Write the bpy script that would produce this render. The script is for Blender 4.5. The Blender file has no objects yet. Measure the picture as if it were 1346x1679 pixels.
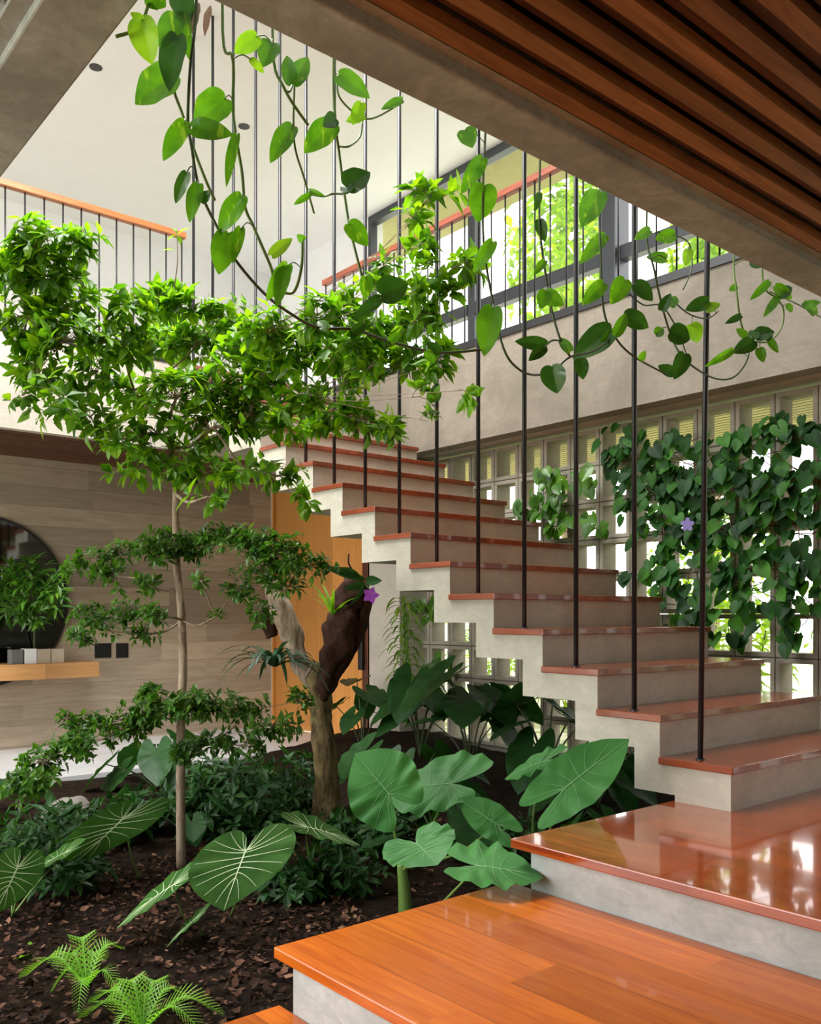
import bpy, math, random
import numpy as np
from mathutils import Vector

rnd = random.Random(7)
SC = bpy.context.scene
COL = SC.collection
V = Vector

# ------------------------------------------------------------------ camera, world, light, exposure
FPX, HOR, YAW = 1462.76, 1008.59, 0.8714
CAM = V((1.8397, -3.1764, 0.7655))
cam = bpy.data.cameras.new('camera')
cam.sensor_fit = 'HORIZONTAL'; cam.sensor_width = 36.0
cam.lens = FPX / 1346 * 36.0
cam.shift_y = (HOR - 839.5) / 1346
cam.clip_start = 0.05
co = bpy.data.objects.new('camera', cam); COL.objects.link(co)
co.location = CAM; co.rotation_euler = (math.pi / 2, 0, YAW)
SC.camera = co

SC.view_settings.view_transform = 'Standard'
SC.view_settings.look = 'None'
SC.view_settings.gamma = 1
SC.view_settings.exposure = 0.12
SC.cycles.use_denoising = True
SC.cycles.max_bounces = 8
SC.cycles.diffuse_bounces = 5
SC.cycles.transparent_max_bounces = 6
SC.cycles.caustics_reflective = False
SC.cycles.caustics_refractive = False

w = bpy.data.worlds.new('overcast_sky'); SC.world = w; w.use_nodes = True
bg = w.node_tree.nodes['Background']
bg.inputs[0].default_value = (1.0, 0.99, 0.975, 1); bg.inputs[1].default_value = 3.6

def area(name, loc, rot, sx, sy, power, col=(1, 1, 1)):
    l = bpy.data.lights.new(name, 'AREA'); l.shape = 'RECTANGLE'; l.size = sx; l.size_y = sy
    l.energy = power; l.color = col
    o = bpy.data.objects.new(name, l); COL.objects.link(o); o.location = loc; o.rotation_euler = rot
    return o
# added area lamps for daylight: unseen skylight, unseen garden side, and the high windows
area('skylight_fill_lamp', (-2.75, -1.75, 5.7), (0, 0, 0), 2.3, 2.9, 430, (1, 1, 1))
area('garden_side_fill_lamp', (-3.6, -6.6, 2.2), (math.radians(90), 0, 0), 5.6, 4.4, 300, (1, .99, .98))
area('window_daylight', (-3.5, 3.35, 4.3), (math.radians(-90), 0, 0), 5.6, 2.0, 35, (1, .99, .96))

# ------------------------------------------------------------------ helpers
DF = V((-math.sin(YAW), math.cos(YAW), 0)); RT = V((math.cos(YAW), math.sin(YAW), 0)); UP = V((0, 0, 1))
def at(px, py, d):
    """world point at distance d along the view axis"""
    return CAM + (DF + RT * ((px - 673) / FPX) + UP * ((HOR - py) / FPX)) * d
def on(px, py, ax, v):
    r = DF + RT * ((px - 673) / FPX) + UP * ((HOR - py) / FPX)
    return CAM + r * ((v - CAM[ax]) / r[ax])

def tag(o, label=None, cat=None, group=None, kind=None):
    if label: o['label'] = label
    if cat: o['category'] = cat
    if group: o['group'] = group
    if kind: o['kind'] = kind
    return o
def empty(name, loc, label=None, cat=None, group=None, kind=None):
    o = bpy.data.objects.new(name, None); COL.objects.link(o); o.location = loc
    o.empty_display_size = .05
    return tag(o, label, cat, group, kind)

class MB:
    def __init__(s): s.v = []; s.f = []
    def add(s, vs, fs):
        n = len(s.v); s.v.extend([tuple(x) for x in vs]); s.f.extend([tuple(i + n for i in f) for f in fs]); return s
    def box(s, a, b):
        x0, y0, z0 = a; x1, y1, z1 = b
        return s.add([(x0,y0,z0),(x1,y0,z0),(x1,y1,z0),(x0,y1,z0),(x0,y0,z1),(x1,y0,z1),(x1,y1,z1),(x0,y1,z1)],
                     [(0,3,2,1),(4,5,6,7),(0,1,5,4),(1,2,6,5),(2,3,7,6),(3,0,4,7)])
    def prism(s, pts, axis, lo, hi):
        """extrude 2D polygon (two remaining axes in order) along axis"""
        n = len(pts)
        def mk(p, h):
            q = list(p); q.insert(axis, h); return q
        vs = [mk(p, lo) for p in pts] + [mk(p, hi) for p in pts]
        fs = [tuple(range(n))[::-1], tuple(range(n, 2*n))] + [(i, (i+1) % n, n + (i+1) % n, n + i) for i in range(n)]
        return s.add(vs, fs)
    def tube(s, pts, r, k=6, cap=True):
        pts = [V(p) for p in pts]; n = len(pts)
        if not hasattr(r, '__len__'): r = [r] * n
        ref = None; vs = []
        for i, p in enumerate(pts):
            t = (pts[min(i+1, n-1)] - pts[max(i-1, 0)])
            if t.length < 1e-9: t = V((0, 0, 1))
            t.normalize()
            if ref is None: ref = V((1, 0, 0)) if abs(t.x) < .8 else V((0, 1, 0))
            u = (ref - t * ref.dot(t)).normalized(); ref = u; w_ = t.cross(u)
            for j in range(k):
                a = 2 * math.pi * j / k
                vs.append(p + (u * math.cos(a) + w_ * math.sin(a)) * r[i])
        fs = []
        for i in range(n-1):
            for j in range(k):
                fs.append((i*k+j, i*k+(j+1) % k, (i+1)*k+(j+1) % k, (i+1)*k+j))
        if cap: fs.append(tuple(range(k))[::-1]); fs.append(tuple(range((n-1)*k, n*k)))
        return s.add(vs, fs)
    def lathe(s, prof, c, k=24, ax=2):
        vs = []; n = len(prof)
        for r, h in prof:
            for j in range(k):
                a = 2*math.pi*j/k
                q = [r*math.cos(a), r*math.sin(a)]; q.insert(ax, h)
                vs.append((c[0]+q[0], c[1]+q[1], c[2]+q[2]))
        fs = [(i*k+j, i*k+(j+1) % k, (i+1)*k+(j+1) % k, (i+1)*k+j) for i in range(n-1) for j in range(k)]
        fs.append(tuple(range(k))[::-1]); fs.append(tuple(range((n-1)*k, n*k)))
        return s.add(vs, fs)
    def build(s, name, mat, parent=None, smooth=False, bevel=0, origin=None):
        me = bpy.data.meshes.new(name)
        vs = s.v
        if origin is not None: vs = [(a-origin[0], b-origin[1], c-origin[2]) for a, b, c in vs]
        elif parent is not None:
            L = parent.matrix_world_cached if False else parent_loc(parent)
            vs = [(a-L[0], b-L[1], c-L[2]) for a, b, c in vs]
        me.from_pydata(vs, [], s.f); me.update()
        if smooth: me.polygons.foreach_set('use_smooth', [True]*len(me.polygons))
        me.materials.append(mat)
        o = bpy.data.objects.new(name, me); COL.objects.link(o)
        if origin is not None: o.location = origin
        if parent is not None: o.parent = parent
        if bevel:
            m = o.modifiers.new('bevel', 'BEVEL'); m.width = bevel; m.segments = 2; m.limit_method = 'ANGLE'
        return o
def parent_loc(p):
    L = V(p.location)
    while p.parent: p = p.parent; L += V(p.location)
    return L

def spline(pts, n=6):
    pts = [V(p) for p in pts]; out = []
    for i in range(len(pts)-1):
        p0 = pts[max(i-1, 0)]; p1 = pts[i]; p2 = pts[i+1]; p3 = pts[min(i+2, len(pts)-1)]
        for k in range(n):
            t = k / n
            out.append(.5*((2*p1)+(p2-p0)*t+(2*p0-5*p1+4*p2-p3)*t*t+(-p0+3*p1-3*p2+p3)*t**3))
    out.append(pts[-1]); return out

# ------------------------------------------------------------------ materials
def mat(name, col=(.5,.5,.5), rough=.6, metal=0, spec=.5):
    m = bpy.data.materials.new(name); m.use_nodes = True
    b = m.node_tree.nodes['Principled BSDF']
    b.inputs['Base Color'].default_value = (*col, 1); b.inputs['Roughness'].default_value = rough
    b.inputs['Metallic'].default_value = metal; b.inputs['Specular IOR Level'].default_value = spec
    return m, m.node_tree, b
def node(nt, t, **kw):
    n = nt.nodes.new(t)
    for k, v in kw.items(): setattr(n, k, v)
    return n
def ramp(nt, fac, stops):
    r = node(nt, 'ShaderNodeValToRGB'); e = r.color_ramp.elements
    while len(e) < len(stops): e.new(.5)
    for i, (p, c) in enumerate(stops): e[i].position = p; e[i].color = (*c, 1)
    nt.links.new(fac, r.inputs[0]); return r.outputs[0]
def coords(nt, scale=(1,1,1), kind='Object'):
    tc = node(nt, 'ShaderNodeTexCoord') if kind != 'World' else node(nt, 'ShaderNodeNewGeometry')
    mp = node(nt, 'ShaderNodeMapping'); mp.inputs['Scale'].default_value = scale
    nt.links.new(tc.outputs[kind if kind != 'World' else 'Position'], mp.inputs[0]); return mp.outputs[0]
def noise(nt, vec, scale, detail=5, rough=.55, dist=0):
    n = node(nt, 'ShaderNodeTexNoise'); n.inputs['Scale'].default_value = scale; n.inputs['Detail'].default_value = detail
    n.inputs['Roughness'].default_value = rough; n.inputs['Distortion'].default_value = dist
    nt.links.new(vec, n.inputs['Vector']); return n.outputs['Fac']
def mix(nt, fac, a, b, mode='MIX'):
    m = node(nt, 'ShaderNodeMix', data_type='RGBA', blend_type=mode)
    for i, x in ((0, fac), (6, a), (7, b)):
        if isinstance(x, (int, float)): m.inputs[i].default_value = x
        elif isinstance(x, tuple): m.inputs[i].default_value = (*x, 1)
        else: nt.links.new(x, m.inputs[i])
    return m.outputs[2]
def bump(nt, b, h, s=.2, d=.01):
    n = node(nt, 'ShaderNodeBump'); n.inputs['Strength'].default_value = s; n.inputs['Distance'].default_value = d
    nt.links.new(h, n.inputs['Height']); nt.links.new(n.outputs[0], b.inputs['Normal'])

def concrete(name, c0, c1, rough=.6, stain=.5, spec=.3):
    m, nt, b = mat(name, c0, rough, 0, spec)
    v = coords(nt, (1,1,1), 'World')
    a = noise(nt, v, 2.2, 8, .62, .6)
    c = ramp(nt, a, [(.34, c1), (.56, c0)])
    a2 = noise(nt, coords(nt, (1,1,2.5), 'World'), 7, 6, .7, 1.5)
    c = mix(nt, ramp(nt, a2, [(.42, (stain*.55,)*3), (.60, (0,0,0))]), c, tuple(x*.78 for x in c1))
    f = noise(nt, v, 38, 4)
    c = mix(nt, ramp(nt, f, [(.3, (0,0,0)), (.75, (stain*.35,)*3)]), c, tuple(x*.6 for x in c1))
    nt.links.new(c, b.inputs['Base Color']); bump(nt, b, f, .12, .004)
    return m
def wood(name, c0, c1, rough=.3, plank=.12, axis='X', coat=0., seam=True, scale=1., var=.5):
    """planks run along the axis given; plank width in metres across it"""
    m, nt, b = mat(name, c0, rough)
    geo = node(nt, 'ShaderNodeNewGeometry'); sep = node(nt, 'ShaderNodeSeparateXYZ'); nt.links.new(geo.outputs['Position'], sep.inputs[0])
    run, acr = (('X', 'Y') if axis == 'X' else ('Y', 'X')) if axis in 'XY' else ('Z', 'X')
    if axis == 'XZ': run, acr = 'X', 'Z'
    if axis == 'YZ': run, acr = 'Y', 'Z'
    d = node(nt, 'ShaderNodeMath', operation='DIVIDE'); nt.links.new(sep.outputs[acr], d.inputs[0]); d.inputs[1].default_value = plank
    fl = node(nt, 'ShaderNodeMath', operation='FLOOR'); nt.links.new(d.outputs[0], fl.inputs[0])
    # stagger the run by plank
    r1 = node(nt, 'ShaderNodeTexWhiteNoise', noise_dimensions='1D'); nt.links.new(fl.outputs[0], r1.inputs['W'])
    sm = node(nt, 'ShaderNodeMath', operation='MULTIPLY_ADD'); nt.links.new(r1.outputs[0], sm.inputs[0]); sm.inputs[1].default_value = 3.1
    rn = node(nt, 'ShaderNodeMath', operation='DIVIDE'); nt.links.new(sep.outputs[run], rn.inputs[0]); rn.inputs[1].default_value = 1.35*scale
    nt.links.new(rn.outputs[0], sm.inputs[2])
    fl2 = node(nt, 'ShaderNodeMath', operation='FLOOR'); nt.links.new(sm.outputs[0], fl2.inputs[0])
    cv = node(nt, 'ShaderNodeCombineXYZ'); nt.links.new(fl.outputs[0], cv.inputs[0]); nt.links.new(fl2.outputs[0], cv.inputs[1])
    r2 = node(nt, 'ShaderNodeTexWhiteNoise', noise_dimensions='3D'); nt.links.new(cv.outputs[0], r2.inputs['Vector'])
    # grain: stretched noise
    st = {'X': (1.4, 16, 16), 'Y': (16, 1.4, 16), 'Z': (16, 16, 1.4)}[run]
    mp = node(nt, 'ShaderNodeMapping'); mp.inputs['Scale'].default_value = st
    off = node(nt, 'ShaderNodeVectorMath', operation='MULTIPLY_ADD'); nt.links.new(cv.outputs[0], off.inputs[0]); off.inputs[1].default_value = (3.3, 5.7, 1.1)
    nt.links.new(geo.outputs['Position'], off.inputs[2]); nt.links.new(off.outputs[0], mp.inputs[0])
    g = noise(nt, mp.outputs[0], 1.6, 6, .6, 1.2)
    c = ramp(nt, g, [(.3, c1), (.68, c0)])
    pv = ramp(nt, r2.outputs['Value'], [(0, (1-var*.55,)*3), (1, (1+var*.25,)*3)])
    c = mix(nt, 1.0, c, pv, 'MULTIPLY')
    if seam:
        fr = node(nt, 'ShaderNodeMath', operation='FRACT'); nt.links.new(d.outputs[0], fr.inputs[0])
        pp = node(nt, 'ShaderNodeMath', operation='PINGPONG'); nt.links.new(fr.outputs[0], pp.inputs[0]); pp.inputs[1].default_value = .5
        sc = ramp(nt, pp.outputs[0], [(0, (.35,)*3), (.012, (1,)*3)])
        c = mix(nt, 1.0, c, sc, 'MULTIPLY')
    nt.links.new(c, b.inputs['Base Color'])
    b.inputs['Coat Weight'].default_value = coat; b.inputs['Coat Roughness'].default_value = .04
    bump(nt, b, noise(nt, coords(nt, (1,1,1), 'World'), 3.5, 3), .10, .006)
    return m
def leafm(name, c0, c1, rough=.35, trans=.3, tcol=None, island=True, spec=.5, nscale=9., spread=None):
    m, nt, b = mat(name, c0, rough, 0, spec)
    v = coords(nt, (1,1,1), 'World')
    n = noise(nt, v, nscale, 4)
    c = ramp(nt, n, [(.32, c1), (.66, c0)])
    if name == 'pothos_leaf':
        n2 = noise(nt, coords(nt, (60,60,14), 'World'), 1.0, 3, .5, .4)
        c = mix(nt, ramp(nt, n2, [(.62, (0,0,0)), (.70, (.7,.7,.7))]), c, (.26,.42,.05))
    geo = node(nt, 'ShaderNodeNewGeometry')
    if island:
        pv = ramp(nt, geo.outputs['Random Per Island'], spread or [(0, (.5, .55, .5)), (.6, (1, 1, 1)), (1, (1.5, 1.25, .8))])
        c = mix(nt, 1.0, c, pv, 'MULTIPLY')
    nt.links.new(c, b.inputs['Base Color'])
    tr = node(nt, 'ShaderNodeBsdfTranslucent')
    tc = mix(nt, 1.0, c, tcol or (1.9, 2.0, .7), 'MULTIPLY'); nt.links.new(tc, tr.inputs[0])
    ms = node(nt, 'ShaderNodeMixShader'); ms.inputs[0].default_value = trans
    out = nt.nodes['Material Output']
    nt.links.new(b.outputs[0], ms.inputs[1]); nt.links.new(tr.outputs[0], ms.inputs[2]); nt.links.new(ms.outputs[0], out.inputs[0])
    return m
def bark(name, c0, c1, scale=30):
    m, nt, b = mat(name, c0, .85, 0, .2)
    v = coords(nt, (1,1,.35), 'World'); n = noise(nt, v, scale, 6, .7, 1)
    nt.links.new(ramp(nt, n, [(.35, c1), (.62, c0)]), b.inputs['Base Color']); bump(nt, b, n, .6, .01); return m

M = {}
M['conc'] = concrete('smooth_cement', (.56,.53,.44), (.43,.405,.33))
M['beam'] = concrete('raw_concrete', (.52,.54,.50), (.33,.34,.31), .6, .9)
M['cream'] = concrete('cream_cement_plaster', (.60,.545,.46), (.50,.45,.38), .7)
M['umber'] = concrete('dark_umber_light_block', (.13,.10,.075), (.10,.075,.055), .8)  # dark finish for the unseen walls that hold back light
M['cement'] = concrete('grey_beige_cement', (.27,.235,.185), (.19,.165,.125), .7)
M['block'] = concrete('block_concrete', (.40,.36,.29), (.30,.265,.21), .8)
M['white'] = concrete('white_plaster', (.79,.79,.80), (.76,.76,.77), .8, .1)
M['ceil'] = concrete('white_ceiling_paint', (.79,.79,.80), (.77,.77,.78), .8, .05)
M['floor'] = concrete('polished_pale_cement', (.62,.62,.62), (.54,.54,.54), .25, .2)
M['deckred'] = wood('polished_red_wood', (.46,.095,.016), (.24,.036,.008), .12, .145, 'X', .6, True, 1, .55)
M['deckor'] = wood('polished_orange_wood', (.60,.145,.010), (.40,.075,.006), .26, .19, 'X', .12, True, 1, .7)
M['tread'] = wood('stair_tread_wood', (.34,.075,.028), (.19,.035,.012), .22, .30, 'X', .4, False)
M['rail'] = wood('orange_handrail_wood', (.62,.22,.07), (.42,.13,.035), .35, .3, 'Y', .2, False)
M['railred'] = wood('reddish_handrail_wood', (.40,.11,.06), (.26,.06,.03), .4, .3, 'X', .1, False)
M['slat'] = wood('brown_slat_wood', (.42,.165,.05), (.20,.07,.02), .5, .11, 'Y', 0, False, 2, .6)
M['slatmid'] = wood('umber_slat_wood', (.16,.075,.035), (.085,.036,.016), .55, .111, 'Y', 0, False, 2, .5)
M['slatdark'], _, _ = mat('dark_slat_backing', (.03,.018,.012), .8)
M['panel'] = wood('grey_brown_plank_cladding', (.46,.37,.27), (.33,.26,.18), .6, .17, 'YZ', 0, True, 1.2, .6)
M['door'] = wood('honey_veneer', (.66,.29,.075), (.54,.22,.05), .4, .5, 'Z', 0, False)
M['doorframe'] = wood('dark_red_frame_wood', (.16,.045,.02), (.09,.025,.01), .4, .5, 'Z', 0, False)
M['shelf'] = wood('light_oak', (.62,.33,.13), (.50,.24,.085), .45, .3, 'Y', 0, False)
M['eave'] = wood('pale_yellow_eave_slats', (.90,.76,.42), (.82,.66,.32), .6, .3, 'X', 0, False)
M['olive'] = concrete('olive_eave_plaster', (.52,.47,.22), (.44,.40,.18), .8, .1)
M['steel'], _, _ = mat('black_steel', (.02,.02,.022), .35, .3)
M['frame'], _, _ = mat('dark_grey_aluminium', (.06,.065,.075), .4, .5)
M['mirror'], _, _ = mat('dark_mirror_glass', (.14,.145,.15), .04, 1)
M['black'], _, _ = mat('black_plastic', (.012,.012,.012), .4)
M['ceramic'], _, _ = mat('white_ceramic', (.75,.74,.72), .35)
M['beige'], _, _ = mat('beige_ceramic', (.42,.34,.25), .6)
M['greyc'], _, _ = mat('grey_ceramic', (.14,.14,.13), .6)
M['stone'] = concrete('grey_stone', (.22,.20,.17), (.12,.11,.09), .8)
M['conc2'] = concrete('blue_grey_cement', (.50,.53,.51), (.36,.40,.38), .5, .8)
M['slatbrown'] = wood('dark_brown_slat_wood', (.16,.060,.024), (.08,.028,.012), .5, .09, 'Y', 0, False, 2, .6)
def glassm(name, a):
    m = bpy.data.materials.new(name); m.use_nodes = True; nt = m.node_tree
    for n in list(nt.nodes):
        if n.type != 'OUTPUT_MATERIAL': nt.nodes.remove(n)
    t = node(nt, 'ShaderNodeBsdfTransparent'); g = node(nt, 'ShaderNodeBsdfGlossy'); g.inputs['Roughness'].default_value = .02
    mx = node(nt, 'ShaderNodeMixShader'); mx.inputs[0].default_value = a
    nt.links.new(t.outputs[0], mx.inputs[1]); nt.links.new(g.outputs[0], mx.inputs[2])
    nt.links.new(mx.outputs[0], nt.nodes['Material Output'].inputs[0]); return m
M['glass'] = glassm('window_glass', .06)

m, nt, b = mat('dark_soil', (.03,.018,.012), .95, 0, .1)
v = coords(nt, (1,1,1), 'World'); n_ = noise(nt, v, 22, 8, .7, .5)
nt.links.new(ramp(nt, n_, [(.35, (.008,.005,.003)), (.7, (.035,.019,.011))]), b.inputs['Base Color']); bump(nt, b, n_, 1, .03); M['soil'] = m
m, nt, b = mat('bark_mulch', (.06,.03,.018), .9, 0, .2)
geo = node(nt, 'ShaderNodeNewGeometry')
nt.links.new(ramp(nt, geo.outputs['Random Per Island'], [(0, (.010,.005,.004)), (.6, (.04,.018,.010)), (.9, (.12,.055,.032)), (1, (.26,.14,.085))]), b.inputs['Base Color']); M['mulch'] = m

M['leaf_tree'] = leafm('small_tree_leaf', (.165,.38,.022), (.065,.19,.012), .36, .42, (2.0,1.9,.5), spread=[(0,(.35,.45,.4)),(.5,(1,1,1)),(1,(1.9,1.4,.8))])
M['leaf_mid'] = leafm('mid_green_leaf', (.085,.22,.025), (.038,.12,.013), .32, .35)  # darker green, shared by the lower tiers, climbers and shelf plant
M['leaf_pothos'] = leafm('pothos_leaf', (.10,.27,.018), (.045,.15,.012), .25, .42, (2.0,2.0,.5), False, .5, 14)
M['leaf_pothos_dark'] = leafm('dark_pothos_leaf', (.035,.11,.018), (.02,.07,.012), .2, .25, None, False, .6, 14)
M['leaf_pothos_lime'] = leafm('lime_pothos_leaf', (.24,.44,.03), (.13,.30,.02), .3, .5, (1.5,1.5,.5), False, .5, 14)
M['leaf_aloc'] = leafm('alocasia_leaf', (.075,.255,.062), (.04,.17,.036), .45, .25, (1.6,1.9,.7), False, .32, 5)
M['leaf_glor'] = leafm('philodendron_leaf', (.045,.135,.020), (.025,.09,.013), .55, .2, None, False, .22, 8)
M['leaf_dark'] = leafm('dark_green_leaf', (.024,.085,.018), (.012,.05,.01), .45, .22, spec=.25)
M['leaf_climb'] = leafm('climber_leaf', (.028,.11,.022), (.012,.05,.012), .55, .34, (2.8,2.8,.5), spec=.22, spread=[(0,(.35,.4,.4)),(.6,(.9,.95,.9)),(1,(2.2,1.8,.9))])
M['leaf_fern'] = leafm('fern_leaf', (.28,.56,.05), (.18,.42,.035), .45, .4, (1.6,1.7,.6), False)
M['leaf_out'] = leafm('garden_leaf', (.34,.52,.05), (.17,.34,.03), .45, .45, (2,1.9,.6))
M['leaf_varieg'] = leafm('striped_leaf', (.22,.36,.07), (.12,.25,.035), .4, .35)
M['leaf_blue'] = leafm('bromeliad_leaf', (.05,.12,.07), (.025,.07,.04), .35, .1)
M['vein_w'], _, _ = mat('pale_vein', (.52,.66,.38), .5)
M['vein_g'], _, _ = mat('light_green_vein', (.13,.31,.11), .45)
M['stem_g'], _, _ = mat('green_stem', (.13,.23,.04), .45)
M['stem_d'], _, _ = mat('dark_stem', (.045,.07,.02), .5)
M['stem_b'], _, _ = mat('brown_stem', (.09,.055,.03), .7)
M['bark_l'] = bark('pale_smooth_bark', (.42,.33,.24), (.19,.135,.09), 22)
M['bark_d'] = bark('mossy_bark', (.24,.18,.08), (.04,.028,.014), 20)
M['bark_b'] = bark('dark_fibrous_bark', (.07,.030,.018), (.022,.010,.007), 40)
M['purple'], _, _ = mat('purple_petal', (.35,.06,.50), .5)
M['lilac'], _, _ = mat('lilac_petal', (.42,.36,.85), .5)
M['dry'], _, _ = mat('dry_leaf_tissue', (.62,.42,.34), .8)

H = .175; G = .3226; N = .0145; SW = 1.443        # riser, going, nosing, stair width
ZU = 2.8; ZS = 2.1; ZC = 5.36                      # upper floor, slab underside, roof ceiling
def S(name, mb, m, bevel=0, parent=None, smooth=False):
    o = mb.build(name, m, parent, smooth, bevel)
    if parent is None: o['kind'] = 'structure'
    return o

# ------------------------------------------------------------------ SETTING
# pale floor of the lower room
S('floor', MB().box((-6.05,-5,-.46),(-4.46,1.6,-.36)).box((-6.05,-5,-.46),(-3.95,-2.75,-.36)), M['floor'])
# garden bed
mb = MB(); nx, ny = 90, 90; x0, x1, y0, y1 = -4.46, .3, -5, 1.95
vs = []
nr = random.Random(3)
for j in range(ny+1):
    for i in range(nx+1):
        x = x0+(x1-x0)*i/nx; y = y0+(y1-y0)*j/ny
        z = -.45 + .025*math.sin(x*2.3+1)*math.cos(y*1.9) + .012*nr.random()
        if y > .3: z += .16*min(1, (y-.3)/1.2)
        z += .05*max(0, min(1, (-3.2-x)))
        vs.append((x, y, z))
mb.add(vs, [(j*(nx+1)+i, j*(nx+1)+i+1, (j+1)*(nx+1)+i+1, (j+1)*(nx+1)+i) for j in range(ny) for i in range(nx)])
o = S('garden_soil', mb, M['soil'], smooth=True)
# ground outside
m, nt, b = mat('outdoor_grass', (.20,.30,.06), .9)
nt.links.new(ramp(nt, noise(nt, coords(nt, (1,1,1), 'World'), 6, 6), [(.40, (.30,.36,.12)), (.6, (.68,.66,.52))]), b.inputs['Base Color'])
S('ground', MB().box((-30,1.95,-.6),(30,40,-.25)).box((4.2,-30,-.8),(30,1.95,-.5)).box((-30,-30,-.8),(4.2,-5,-.5)), m)

# plank-clad wall of the lower room, left of the stair
S('wall_left', MB().box((-6.25,-6,-.46),(-6.05,1.6,ZS+.02)), M['panel'])
# back wall that carries the door, then the pale pier before the block wall
S('wall_back', MB().box((-6.25,1.6,-.46),(-6.02,1.8,ZS)).box((-4.40,1.6,-.46),(-3.98,2.0,ZS)).box((-6.25,1.62,1.98+.1),(-4.4,1.8,ZS+.02)), M['cream'])
# perforated block wall
mb = MB(); P_ = .257; T_ = .0285; X0 = -3.98; Y0, Y1 = 1.85, 2.0
zr = [.5135+.2603*k for k in range(-3, 6)]
x = -.80 - P_*13
cols = [-.80 + P_*k for k in range(-13, 9)]
for xa in cols:
    if xa < X0-.3: continue
    for z in zr:
        a, b_, c, d = xa+.002, xa+P_-.002, z+.002, z+.2603-.002
        zt = min(d, 2.1)
        o_ = [(a, c), (b_, c), (b_, zt), (a, zt)]
        e = T_
        i1 = [(a+e, c+e), (b_-e, c+e), (b_-e, zt-e), (a+e, zt-e)]
        vs = [(p[0], Y0+.004, p[1]) for p in o_] + [(p[0], Y0, p[1]) for p in [(a+.004,c+.004),(b_-.004,c+.004),(b_-.004,zt-.004),(a+.004,zt-.004)]] \
            + [(p[0], Y0, p[1]) for p in i1] + [(p[0], Y1, p[1]) for p in i1] + [(p[0], Y1, p[1]) for p in o_]
        fs = []
        for k in range(4):
            for q in range(5):
                s_, t_ = q*4, ((q+1) % 5)*4
                fs.append((s_+k, s_+(k+1) % 4, t_+(k+1) % 4, t_+k))
        mb.add(vs, fs)
S('wall_right', mb, M['block'])
S('trim_1', MB().box((-3.98,1.80,-.46),(1.2,2.02,zr[0])), M['stone'])
# upper wall above the blocks, with the slab under the gallery behind it
S('wall_upper_right', MB().box((-6.25,1.58,ZS),(4.2,1.72,2.845)), M['cement'])
S('floor_upper_gallery', MB().box((-6.25,1.72,ZS+.01),(4.2,3.2,ZU)), M['cream'])
# upper landing slab to the left with its cement face
S('floor_upper_landing', MB().box((-8.6,-6,ZS+.06),(-4.95,1.58,ZU)), M['cream'])
S('ceiling_lower_room', MB().box((-6.05,-6,ZS+.02),(-4.95,1.58,ZS+.06)), M['slatdark'])
S('beam_left', MB().box((-4.95,-6,ZS),(-4.87,1.575,ZU)), M['cream'])
mb = MB(); y = -5.9
xx = -6.04
while xx < -4.98:
    mb.box((xx, -6, ZS), (xx+.075, 1.58, ZS+.03)); xx += .09
S('ceiling_slats_lower_room', mb, M['slatbrown'])
# concrete beams around the opening and slab above the camera
S('beam_main', MB().box((.08,-2.56,ZS),(.225,1.58,ZU)), M['beam'], .006)
S('beam_side', MB().box((-4.87,-2.545,ZS),(.08,-2.38,ZU)), M['beam'], .006)
S('ceiling_slab', MB().box((.225,-5,ZS+.16),(4.2,1.58,ZU)).box((-4.87,-4.2,ZS+.16),(.225,-2.545,ZU)), M['slatdark'])
S('trim_2', MB().box((.225,-2.56,ZS+.035),(.255,1.58,ZS+.16)).box((-4.87,-2.585,ZS+.02),(.08,-2.545,ZS+.16)), M['beam'])
mb = MB(); m2 = MB(); xx = .265
while xx < 4.1:
    mb.box((xx, -4.99, ZS+.03), (xx+.046, 1.57, ZS+.062)); m2.box((xx+.052, -4.99, ZS+.072), (xx+.105, 1.57, ZS+.095)); xx += .111
xx = .155-.111*44
while xx < .2:
    mb.box((xx, -4.2, ZS+.03), (xx+.046, -2.60, ZS+.062)); m2.box((xx+.052, -4.2, ZS+.072), (xx+.105, -2.60, ZS+.095)); xx += .111
cs = S('ceiling_slats', mb, M['slat'])
m2.build('recessed_boards', M['slatmid'], cs)
S('light_block_wall_right', MB().box((4.2,-5.2,-.8),(4.4,2.1,ZC+.2)), M['umber'])  # unseen dark wall, added to cut the light from this side
S('light_block_wall_front', MB().box((.8,-5.2,-.8),(4.2,-5.0,ZC+.2)), M['umber'])  # unseen wall, added to block sky light coming in at the front
# roof ceiling; its unseen skylight opening is added and placed to shape the light
SKX0, SKX1, SKY0, SKY1 = -3.9, -1.6, -3.3, -.12
mb = MB(); mb.box((-8.6,-6,ZC),(SKX0,3.12,ZC+.2)); mb.box((SKX0,SKY1,ZC),(4.2,3.12,ZC+.2)); mb.box((SKX1,-6,ZC),(4.2,SKY1,ZC+.2)); mb.box((SKX0,-6,ZC),(SKX1,SKY0,ZC+.2))
S('ceiling', mb, M['ceil'])
S('wall_upper_left', MB().box((-8.8,-6,ZU),(-8.6,3.3,ZC+.2)), M['white'])
S('wall_upper_back', MB().box((-8.6,3.12,ZU),(-6.36,3.3,ZC+.2)), M['white'])
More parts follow.
